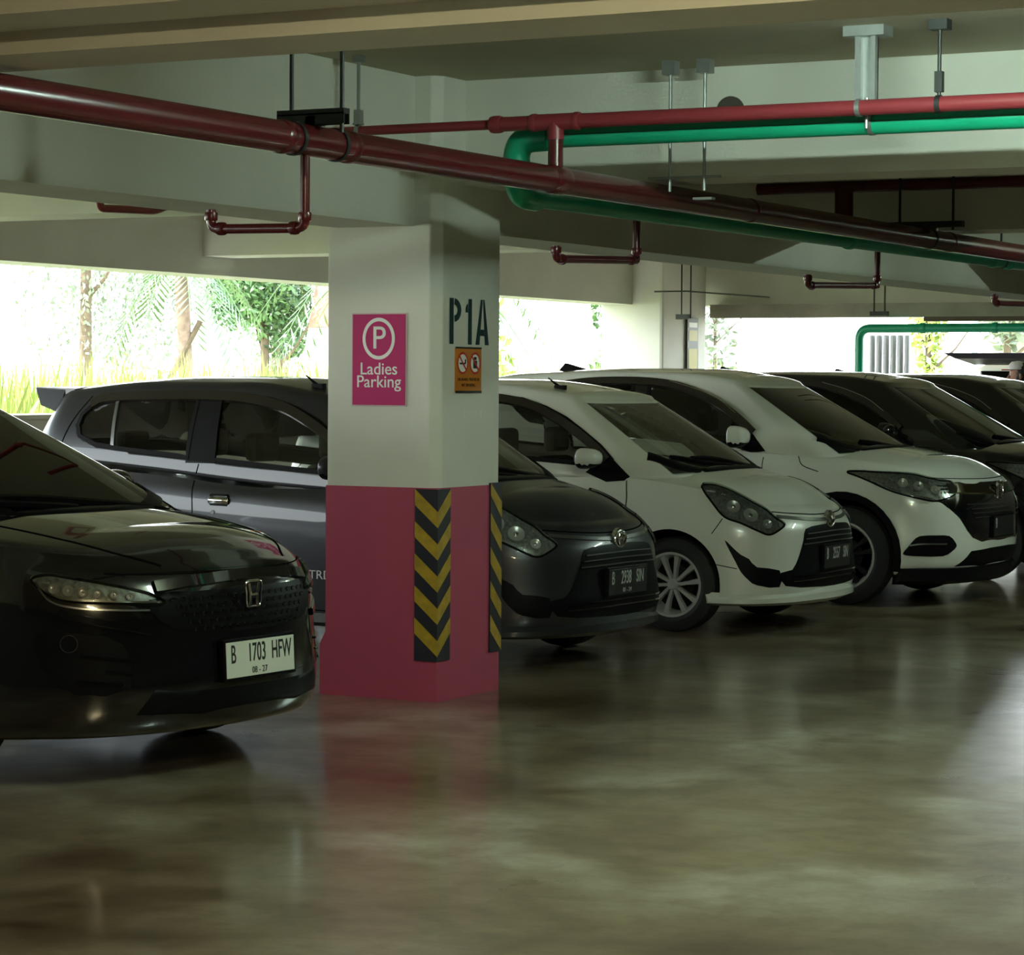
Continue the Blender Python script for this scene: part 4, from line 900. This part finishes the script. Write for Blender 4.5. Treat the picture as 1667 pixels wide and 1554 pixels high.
    for x, y in lp: V += [(x - .08, y * .93, .15), (x - .005, y, .18), (x + .008, y, .262), (x - .06, y * .95, .275)]
    mb = MB().add(V, [(4 * i + q, 4 * i + (q + 1) % 4, 4 * i + 4 + (q + 1) % 4, 4 * i + 4 + q) for i in range(len(lp) - 1) for q in range(4)]); mb.add(V[:4], [(0, 1, 2, 3)]); mb.add(V[-4:], [(3, 2, 1, 0)]); mb.build('lower_bumper', BLACK, c.e, smooth=True, sharp=30)
    c.ribbon([(.9, -.70, .868), (.9, -.4, .858), (.9, 0, .852), (.9, .4, .858), (.9, .70, .868)], (-1, 0, 0), .008, 'panel_gap', GAP, off=.002)
    wiper(c, [(.05, .5, 1), (0, .1, 1.02), (-.08, -.35, 1.04)]); cowl(c, [(-.26, -.70, 1), (-.08, -.60, 1), (.04, -.35, 1), (.07, 0, 1), (.04, .35, 1), (-.08, .60, 1), (-.26, .70, 1)])
    V = [(-2.55, .0, 1.60), (-2.75, 0, 1.635), (-2.78, 0, 1.58)]
    MB().add([(-2.35, -.035, 1.585), (-2.35, .035, 1.585), (-2.55, .02, 1.64), (-2.55, -.02, 1.64), (-2.60, -.035, 1.575), (-2.60, .035, 1.575)], [(0, 1, 2, 3), (3, 2, 5, 4), (0, 3, 4), (1, 5, 2), (0, 4, 5, 1)]).build('shark_fin_aerial', BLACK, c.e)
    for x, y in ((-1.45, -.38), (-1.45, .38)): seat(c, x, y, 1.24)
def city(c, paint, glass, pl):
    windows(c, glass)
    def S(sg):
        D = (0, -sg, 0)
        for ln in ([(-1.48, .98), (-1.48, .7), (-1.44, .32)], [(-.42, .93), (-.42, .7), (-.46, .45), (-.48, .32)]): c.ribbon(xz(ln, sg), D, .007, 'panel_gap', GAP, off=.0015)
        c.ribbon([(-.25, sg * .62, .95), (.063, sg * .60, .954), (.361, sg * .57, .909), (.60, sg * .50, .858), (.74, sg * .38, .79)], (0, 0, -1), .012, 'panel_gap', GAP, off=.002)
        headlight(c, sg, [(.455, .775, .752), (.499, .737, .771), (.558, .701, .762), (.624, .653, .749), (.686, .595, .733), (.742, .527, .713), (.785, .47, .69), (.80, .44, .664), (.772, .503, .660), (.714, .594, .668), (.625, .688, .674), (.578, .724, .681), (.52, .755, .70)], DR,
                  [(.53, .735, .72, .020), (.575, .71, .712, .022), (.62, .685, .708, .020), (.66, .65, .702, .019), (.70, .61, .697, .018), (.735, .56, .690, .016)], drl=[(.50, .745, .712), (.578, .724, .685), (.714, .594, .674), (.79, .47, .668)])
        c.ribbon(side([(.47, .77, .745), (.53, .76, .68), (.603, .712, .655), (.699, .622, .645), (.78, .50, .64)], sg), (DR[0], -sg * DR[1], 0), .008, 'chrome_strip', SIL, off=.010)
        c.ribbon(side([(.56, .74, .635), (.64, .69, .612), (.71, .62, .593), (.79, .50, .565)], sg), (DR[0], -sg * DR[1], 0), .03, 'bumper_crease', paint, off=.012)
        p, n_ = c.proj((.60, sg * .735, .525), (DR[0], -sg * DR[1], 0)); M = Matrix.Translation(p + n_ * .003) @ n_.to_track_quat('Z', 'Y').to_matrix().to_4x4()
        rec = c.patch([(.50, sg * .80, .56), (.64, sg * .70, .56), (.74, sg * .60, .52), (.76, sg * .58, .36), (.62, sg * .72, .34), (.52, sg * .79, .44)], (DR[0], -sg * DR[1], 0), 'fog_light_recess', BLACK, off=.002, depth=.012, n=2, res=.03)
        b_ = MB().lathe([(.034, 0), (.033, .006), (.030, .006), (.028, .001)], (0, 0, 0), 'z', 28, closed=True).build('fog_light', CHROME, rec, smooth=True); b_.data.transform(M)
        for a, b2 in (((.63, .71, .483), (.778, .542, .458)), ((.70, .65, .425), (.766, .569, .412)), ((.631, .721, .39), (.749, .60, .375))):
            c.ribbon(side([a, b2], sg), (DR[0], -sg * DR[1], 0), .01, 'slat', GLOSSB, rec, off=.010)
        mirror_(c, sg, -.62, .95, 1.02, paint)
        p, n_ = c.proj((-1.32, sg * .9, .83), D); h = MB().tube([(-.09, 0, 0), (-.07, sg * .03, 0), (.07, sg * .03, 0), (.09, 0, 0)], .014, 12).build('door_handle', paint, c.e, smooth=True); h.location = p
    both(S)
    g = c.patch([(.95, y, z) for y, z in [(-.46, .70), (-.3, .70), (0, .70), (.3, .70), (.46, .70), (.50, .64), (.40, .565), (.2, .545), (0, .54), (-.2, .545), (-.40, .565), (-.50, .64)]], (-1, 0, 0), 'grille', BLACK, off=.003, depth=.01, n=2)
    c.ribbon([(.95, y, z) for y, z in ((-.46, .722), (-.3, .735), (0, .745), (.3, .735), (.46, .722))], (-1, 0, 0), .05, 'grille_bar', GLOSSB, g, off=.014)
    mb = MB()
    for r in range(5):      # honeycomb mesh
        for k in range(-9, 10):
            y = k * .045 + (r % 2) * .0225; z = .675 - r * .028
            if abs(y) > .43 - r * .02: continue
            p, n_ = c.proj((.95, y, z), (-1, 0, 0)); mb.add([tuple(p + Vector((.006, .017 * cos(a), .010 * sin(a)))) for a in np.linspace(0, 2 * pi, 7)[:-1]] + [tuple(p + Vector((.010, .013 * cos(a), .007 * sin(a)))) for a in np.linspace(0, 2 * pi, 7)[:-1]], [(i, (i + 1) % 6, 6 + (i + 1) % 6, 6 + i) for i in range(6)])
    mb.build('mesh', GLOSSB, g)
    p, n_ = c.proj((.95, 0, .675), (-1, 0, 0)); q = p + Vector((.024, 0, 0)); mb = MB()
    torus_path(mb, [q + Vector((0, y, z)) for y, z in spl([(-.048, .044), (0, .049), (.048, .044), (.045, 0), (.038, -.044), (0, -.048), (-.038, -.044), (-.045, 0)], 4, True)], .0045)
    for sg in (-1, 1): mb.tube([q + Vector((0, sg * .030, .042)), q + Vector((0, sg * .020, 0)), q + Vector((0, sg * .022, -.042))], .006, 8)
    mb.tube([q + Vector((0, -.024, -.002)), q + Vector((0, .024, -.002))], .006, 8); mb.build('emblem', CHROME, c.e, smooth=True)
    plate(c, (.905, .01, .435), (1, 0, .05), pl[:3], pl[3], False)
    c.patch([(.95, y, z) for y, z in ((-.50, .35), (.50, .35), (.56, .26), (.3, .245), (-.3, .245), (-.56, .26))], (-1, 0, 0), 'lower_intake', BLACK, off=.003, depth=.012, n=1)
    c.ribbon([(.95, y, z) for y, z in ((-.60, .775), (-.45, .768), (-.2, .765), (0, .765), (.2, .765), (.45, .768), (.60, .775))], (-1, 0, 0), .006, 'panel_gap', GAP, off=.002)
    wiper(c, [(.08, .55, 1), (.04, .2, 1.02), (-.04, -.25, 1.04), (-.07, -.45, 1.05)]); wiper(c, [(.05, -.05, 1), (-.02, -.4, 1.04), (-.12, -.58, 1.05)])
    cowl(c, [(-.24, -.70, 1), (-.08, -.60, 1), (.06, -.35, 1), (.11, 0, 1), (.06, .35, 1), (-.08, .60, 1), (-.24, .70, 1)])
city(CARS['honda'], P_BLACK, G_DARK, ('B', '1703', 'HFW', '08 - 27'))
agya(CARS['grey'], P_GREY, G_MID, ('B', '2938', 'SIN', '01 - 24'))
agya(CARS['white'], P_WHITE, G_MID, ('B', '2557', 'SIN', ''))
hrv(CARS['hrv'], P_PEARL, G_MID, ('B', '', '', ''))
hrv(CARS['hrv2'], P_BLACK, G_DARK, ('', '', '', ''))
hrv(CARS['far'], P_BLACK, G_DARK, ('', '', '', ''))
c = CARS['grey']; text('TRD', .066, 'sill_lettering', WHITEP, c.e, frame_mat((-.655, -.812, .46), (1, 0, 0), (0, 0, 1)), 1.15)
# ------------------------------------------------------------------ outside: hedge, trees, marker, van, person
LEAF = mat('leaf_green', (.09, .17, .06), .5, noise=.5, nscale=3); LEAFY = mat('leaf_yellow_green', (.36, .44, .10), .5, noise=.4, nscale=2); LEAFG = mat('leaf_grey_green', (.20, .23, .17), .6, noise=.3, nscale=2)
BARK = mat('bark', (.13, .09, .06), .9, noise=.4, nscale=8, bump=.5); BARKP = mat('palm_bark', (.26, .17, .14), .9, noise=.4, nscale=12, bump=.5)
def leaves(n, ells, sz, asp=.45, up=0.0):
    """n little leaf blades spread through ellipsoids (cx,cy,cz,rx,ry,rz)"""
    mb = MB(); V = []; Fs = []
    ws_ = np.array([e[3] * e[4] * e[5] for e in ells]) ** .66; ws_ /= ws_.sum()
    for _ in range(n):
        e = ells[rng.choice(len(ells), p=ws_)]; d = rng.normal(size=3); d /= np.linalg.norm(d); r = rng.random() ** .45
        c = np.array(e[:3]) + d * r * np.array(e[3:]); a = rng.normal(size=3); a[2] = a[2] * (1 + up) + up * 1.5; a /= np.linalg.norm(a); b_ = np.cross(a, rng.normal(size=3)); b_ /= np.linalg.norm(b_) + 1e-9
        s_ = sz * (.6 + .8 * rng.random()); q = a * s_; w_ = b_ * s_ * asp; nn = np.cross(a, b_) * s_ * .12; o = len(V)
        V += [c - q, c + w_ + nn, c + q, c - w_ + nn]; Fs += [(o, o + 1, o + 2), (o, o + 2, o + 3)]
    return mb.add(V, Fs)
def tree(label, x, y, z0, h, trunk_r, crown, m, n=1500, sz=.14, lean=(0, 0), up=0.0, group='trees outside the car park'):
    e = empty('tree', (x, y, z0)); tag(e, label, 'tree', group)
    pts = [(0, 0, 0), (lean[0] * .4, lean[1] * .4, h * .4), (lean[0] * .75, lean[1] * .75, h * .75), (lean[0], lean[1], h)]
    mb = MB().tube(spl(pts, 4), [trunk_r * (1 - .55 * i / 12) for i in range(13)], 10)
    for k in range(5):
        a = 2.4 * k; zz = h * (.5 + .1 * k); f = zz / h
        mb.tube([(lean[0] * f, lean[1] * f, zz), (lean[0] * f + .5 * cos(a), lean[1] * f + .5 * sin(a), zz + .45), (lean[0] * f + .9 * cos(a), lean[1] * f + .9 * sin(a), zz + 1.0)], [trunk_r * .4, trunk_r * .25, trunk_r * .1], 6)
    mb.build('trunk', BARK, e, smooth=True)
    leaves(n, crown, sz, up=up).build('foliage', m, e); return e
def palm(label, x, y, z0, h, r, lean, nf=13, fl=1.9):
    e = empty('palm_tree', (x, y, z0)); tag(e, label, 'palm tree')
    pts = spl([(0, 0, 0), (lean[0] * .3, lean[1] * .3, h * .4), (lean[0], lean[1], h)], 8)
    MB().tube(pts, [r * (1.1 - .35 * i / 16 + .05 * (i % 2)) for i in range(17)], 12).build('trunk', BARKP, e, smooth=True)
    mb = MB()
    for k in range(nf):
        a = 2 * pi * k / nf + .3; el = .6 * ((k * 7) % 5) / 5; P = []
        for i in range(12):
            t = i / 11; P.append(Vector((lean[0] + cos(a) * fl * t, lean[1] + sin(a) * fl * t, h + fl * (el * t * 1.6 - 1.25 * t * t))))
        mb.tube(P, [.02 * (1 - .08 * i) for i in range(12)], 5)
        for i in range(1, 11):
            d = (P[i + 1] - P[i - 1]).normalized(); s_ = d.cross(Vector((0, 0, 1))).normalized()
            for sg in (-1, 1):
                for q in (0, .5):
                    p = P[i].lerp(P[i + 1], q); L_ = .34 * (1 - .5 * abs(i / 11 - .4)); tip = p + s_ * sg * L_ * .8 + d * L_ * .5 - Vector((0, 0, .30 * L_)); o = len(mb.v)
                    mb.add([p - d * .018, p + (tip - p) * .5 + d * .022, tip, p + (tip - p) * .5 - d * .022], [(0, 1, 2), (0, 2, 3)])
    mb.build('fronds', LEAF, e); return e
# grass and hedge behind the parapet (blades nobody could count)
V = []; Fs = []
for _ in range(26000):
    y = rng.uniform(-2, 30); x = -6.4 - 3.0 * rng.random() ** 1.3; h = .5 + .5 * rng.random() + .25 * (x < -7.5); z = .35 + .3 * rng.random(); a = rng.uniform(0, 2 * pi); w_ = .012 + .012 * rng.random(); l_ = rng.normal(size=2) * .12; o = len(V)
    V += [(x - w_ * cos(a), y - w_ * sin(a), z), (x + w_ * cos(a), y + w_ * sin(a), z), (x + l_[0] * .5 + w_ * .7 * cos(a), y + l_[1] * .5 + w_ * .7 * sin(a), z + h * .6), (x + l_[0], y + l_[1], z + h)]; Fs += [(o, o + 1, o + 2), (o, o + 2, o + 3)]
tag(MB().add(V, Fs).build('grass', LEAFY), 'tall yellow-green grass growing behind the low parapet', 'grass', kind='stuff')
tag(MB().box(-9.6, -6.0, -6, 34, -.3, .75).build('planting_bed', mat('soil', (.12, .13, .05), .9, noise=.4)), 'raised planting bed behind the low parapet', 'planting bed')
palm('slim palm with a propped trunk left of the pillar', -12, 15.1, -.2, 3.15, .10, (.05, -.3), 11, 1.0)
b = tag(MB().tube([(-11.8, 15.0, 2.2), (-12.7, 14.1, -.2)], .035, 8).build('tree_prop', BARK, smooth=True), 'thin wooden pole propping the palm left of the pillar', 'pole')
palm('leaning palm seen right of the pillar', -9.7, 17.8, -.2, 3.3, .17, (-.95, .2), 14, 2.2)
tree('broad-leaved green tree just left of the pillar', -15, 21.2, -.2, 3.4, .09, [(0, -.2, 3.2, .8, .75, .7), (.2, .3, 2.6, .5, .55, .6), (-.1, -.5, 2.9, .5, .5, .5)], LEAF, 5200, .055)
tree('pale feathery tree at the far left', -26, 26.5, -.3, 7, .16, [(0, 0, 5.2, 1.3, 1.3, 3.0), (.3, -.7, 3.4, 1, 1, 1.6)], LEAFG, 4200, .07, up=1)
tree('pale feathery tree second from the left', -27, 22.6, -.3, 7.5, .16, [(0, 0, 5.2, 1.0, 1.0, 3.0)], LEAFG, 2600, .07, up=1)
tree('pale feathery tree behind the slim palm', -28, 34, -.3, 7, .16, [(0, 0, 4.6, 1.6, 1.6, 3.2), (.5, 1.4, 3.4, 1.2, 1.2, 1.8)], LEAFG, 4200, .07, up=1)
tree('pale feathery tree behind the broad-leaved tree', -26, 38.3, -.3, 7, .16, [(0, 0, 4.2, 1.5, 1.5, 2.8)], LEAFG, 3400, .07, up=1)
tree('yellow-green tree just right of the pillar', -14, 24.6, -.3, 4, .1, [(0, 0, 3.2, 1.0, 1.0, 1.3), (.3, .3, 1.9, .8, .8, .9)], LEAFY, 1700, .12)
tree('small dark shrub tree near the far corner pillar', -13, 29.2, -.3, 3.4, .08, [(0, 0, 3.2, .7, .7, .9), (0, .2, 1.8, .8, .8, .8)], LEAF, 1100, .10)
tree('pale tree seen through the far opening', -9.5, 39, -.3, 4.5, .1, [(0, 0, 3.4, .7, .7, .9)], LEAFG, 600, .12)
tree('thin pale tree at the left of the far opening', -12.2, 31, -.3, 5, .04, [(0, 0, 2.6, .4, .4, 1.8)], LEAFG, 450, .08)
tree('yellow-green tree between the slats and the white building', -9.04, 33, -.3, 4, .07, [(0, 0, 3.0, .35, .35, .9), (0, 0, 1.8, .3, .3, .6)], LEAFY, 900, .08)
# red and white tapered marker
e = empty('marker_tower', (-14, 21.15, 0)); tag(e, 'tapered white marker with a red top band beside the broad-leaved tree', 'marker')
mkw = mat('marker_white', (.85, .85, .85), .6); mkr = mat('marker_red', (.8, .13, .10), .6)
MB().tube([(0, 0, -.25), (.0, .12, 2.25)], [.62, .26], 6).build('white_base', mkw, e); MB().tube([(.0, .12, 2.25), (.0, .18, 2.95)], [.26, .17], 6).build('red_band', mkr, e)
# far white building and posts
BW = mat('white_render', (.8, .8, .78), .7)
e = empty('building', (-6.4, 42, 0)); tag(e, 'white building with a grey door seen through the far opening at the right', 'building')
MB().box(-4.6, 3.5, 0, 6, -.3, 5).build('wall', BW, e); MB().box(-4.2, -3.5, -.05, 0, -.3, 3.4).build('door', mat('door_grey', (.3, .28, .25), .6), e); MB().box(-4.7, 3.6, -1.2, 0, 2.9, 3.1).build('canopy', CONC, e)
tag(MB().tube([(-8.2, 33, -.3), (-8.2, 33, 5)], .05, 10).build('flag_pole', mat('pole_blue', (.45, .65, .7), .5), smooth=True), 'thin pale blue pole standing in the far opening', 'pole')
# van beyond the row: white body, dark raised tailgate
e = empty('van', (-3.2, 20.2, 0), radians(8)); tag(e, 'white van with a dark raised tailgate behind the farthest black car', 'van')
WV = P_PEARL
mb = MB(); prof = [(-.95, .3), (-.95, 1.1), (-.90, 1.25), (-.80, 1.70), (-.6, 1.79), (.6, 1.79), (.80, 1.70), (.90, 1.25), (.95, 1.1), (.95, .3)]
n_ = len(prof); V = [(x * sc, y, z) for y, sc in ((0, .97), (.15, 1), (3.6, 1), (3.8, .95)) for x, z in prof]
mb.add(V, [(k * n_ + i, k * n_ + (i + 1) % n_, (k + 1) * n_ + (i + 1) % n_, (k + 1) * n_ + i) for k in range(3) for i in range(n_)] + [tuple(range(n_)), tuple(range(3 * n_, 4 * n_))[::-1]])
mb.build('body', WV, e, smooth=True, sharp=30)
MB().box(-.72, .72, -.03, .01, 1.16, 1.68).build('rear_window', G_DARK, e, bevel=.02)
mb = MB(); V = [(-1.05, -.75, 1.89), (1.0, -.75, 1.89), (.85, -.02, 1.82), (-.85, -.02, 1.82), (-.9, -.72, 1.82), (.9, -.72, 1.82), (.8, 0, 1.75), (-.8, 0, 1.75)]
mb.add(V, [(0, 1, 2, 3), (4, 7, 6, 5), (0, 4, 5, 1), (1, 5, 6, 2), (2, 6, 7, 3), (3, 7, 4, 0)]); mb.build('tailgate', BLACK, e, bevel=.01)
for x in (-.8, .8):
    for y in (.6, 3.0): MB().lathe([(.001, 0), (.2, 0), (.31, .01), (.32, .06), (.32, .18), (.001, .2)], (x - (.12 if x > 0 else .08), y, .32), 'x', 32).build('wheel', RUBBER, e, smooth=True)
# person
def person(x, y, rz):
    e = empty('person', (x, y, 0), rz); tag(e, 'dark-haired person in a white and red cap behind the farthest black car', 'person')
    SKIN = mat('skin', (.42, .2, .12), .5); SHIRT = mat('shirt', (.05, .05, .06), .8); HAIR = mat('hair', (.01, .008, .007), .5)
    J = {'pel': ((0, 0, .92), .13), 'sp': ((0, 0, 1.10), .12), 'ch': ((.01, 0, 1.28), .145), 'nk': ((.02, 0, 1.42), .055), 'hd0': ((.035, 0, 1.47), .06)}
    for s_, n in ((-1, 'r'), (1, 'l')):
        J.update({'sh' + n: ((.0, s_ * .17, 1.35), .065), 'el' + n: ((.03, s_ * .23, 1.10), .045), 'wr' + n: ((.14, s_ * .22, .90), .03), 'hp' + n: ((0, s_ * .09, .86), .095), 'kn' + n: ((.02, s_ * .10, .48), .062), 'an' + n: ((0, s_ * .11, .09), .042), 'to' + n: ((.17, s_ * .12, .035), .035), 'ha' + n: ((.20, s_ * .21, .85), .032)})
    E_ = [('pel', 'sp'), ('sp', 'ch'), ('ch', 'nk'), ('nk', 'hd0')]
    for n in 'rl': E_ += [('ch', 'sh' + n), ('sh' + n, 'el' + n), ('el' + n, 'wr' + n), ('wr' + n, 'ha' + n), ('pel', 'hp' + n), ('hp' + n, 'kn' + n), ('kn' + n, 'an' + n), ('an' + n, 'to' + n)]
    k = list(J); me = bpy.data.meshes.new('body'); me.from_pydata([J[q][0] for q in k], [(k.index(a), k.index(b_)) for a, b_ in E_], [])
    o = bpy.data.objects.new('body', me); COL.objects.link(o); o.parent = e; sk = o.modifiers.new('skin', 'SKIN'); lay = me.skin_vertices[0].data if len(me.skin_vertices) else None
    if lay is None:
        bm = bmesh.new(); bm.from_mesh(me); bm.verts.layers.skin.verify(); bm.to_mesh(me); bm.free(); lay = me.skin_vertices[0].data
    for i, q in enumerate(k): lay[i].radius = (J[q][1], J[q][1]); lay[i].use_root = (q == 'pel')
    o.modifiers.new('sub', 'SUBSURF').levels = 2; o.modifiers['sub'].render_levels = 2; me.materials.append(SHIRT)
    mb = MB(); prof = [(.001, -.115), (.045, -.108), (.062, -.08), (.07, -.04), (.076, .0), (.078, .04), (.07, .08), (.045, .108), (.001, .118)]
    mb.lathe(prof, (0, 0, 0), 'z', 28); mb.v = [(v[0] * 1.2 + (.012 if v[0] > .05 and -.03 < v[2] < 0 and abs(v[1]) < .02 else 0), v[1], v[2]) for v in mb.v]
    mb.tube([(.085, 0, .01), (.112, 0, -.025), (.09, 0, -.035)], [.010, .014, .008], 8)
    for s_ in (-1, 1): mb.tube([(0, s_ * .078, .02), (-.01, s_ * .088, -.01), (0, s_ * .08, -.03)], [.012, .016, .008], 8)
    h = mb.build('head', SKIN, e, smooth=True, sharp=80); h.location = (.045, 0, 1.59)
    for s_ in (-1, 1): MB().lathe([(.001, .008), (.010, .005), (.012, 0), (.008, -.006)], (.084, s_ * .03, .012), 'x', 12).build('eye', WHITEP, h, smooth=True)
    MB().tube([(.09, -.022, -.062), (.097, 0, -.064), (.09, .022, -.062)], [.004, .007, .004], 8).build('mouth', mat('lips', (.35, .08, .07), .5), h, smooth=True)
    hm = MB().lathe([(.001, .132), (.05, .122), (.082, .085), (.09, .03), (.086, -.03), (.074, -.075), (.001, -.08)], (0, 0, 0), 'z', 28); hm.v = [(v[0] * 1.15 - .028, v[1], v[2]) for v in hm.v]; hm.build('hair', HAIR, h, smooth=True, sharp=80)
    cm = MB().lathe([(.001, .142), (.055, .134), (.084, .10), (.090, .065), (.084, .06), (.001, .09)], (0, 0, 0), 'z', 28); cm.v = [(v[0] * 1.0 + .022, v[1], v[2]) for v in cm.v]
    cm.build('cap', mat('cap_white', (.75, .74, .74), .7), h, smooth=True); MB().box(.095, .17, -.07, .07, .052, .062).build('cap_peak', mat('cap_red', (.5, .03, .04), .7), h, bevel=.01)
    return e
person(-1.36, 13.55, radians(200))
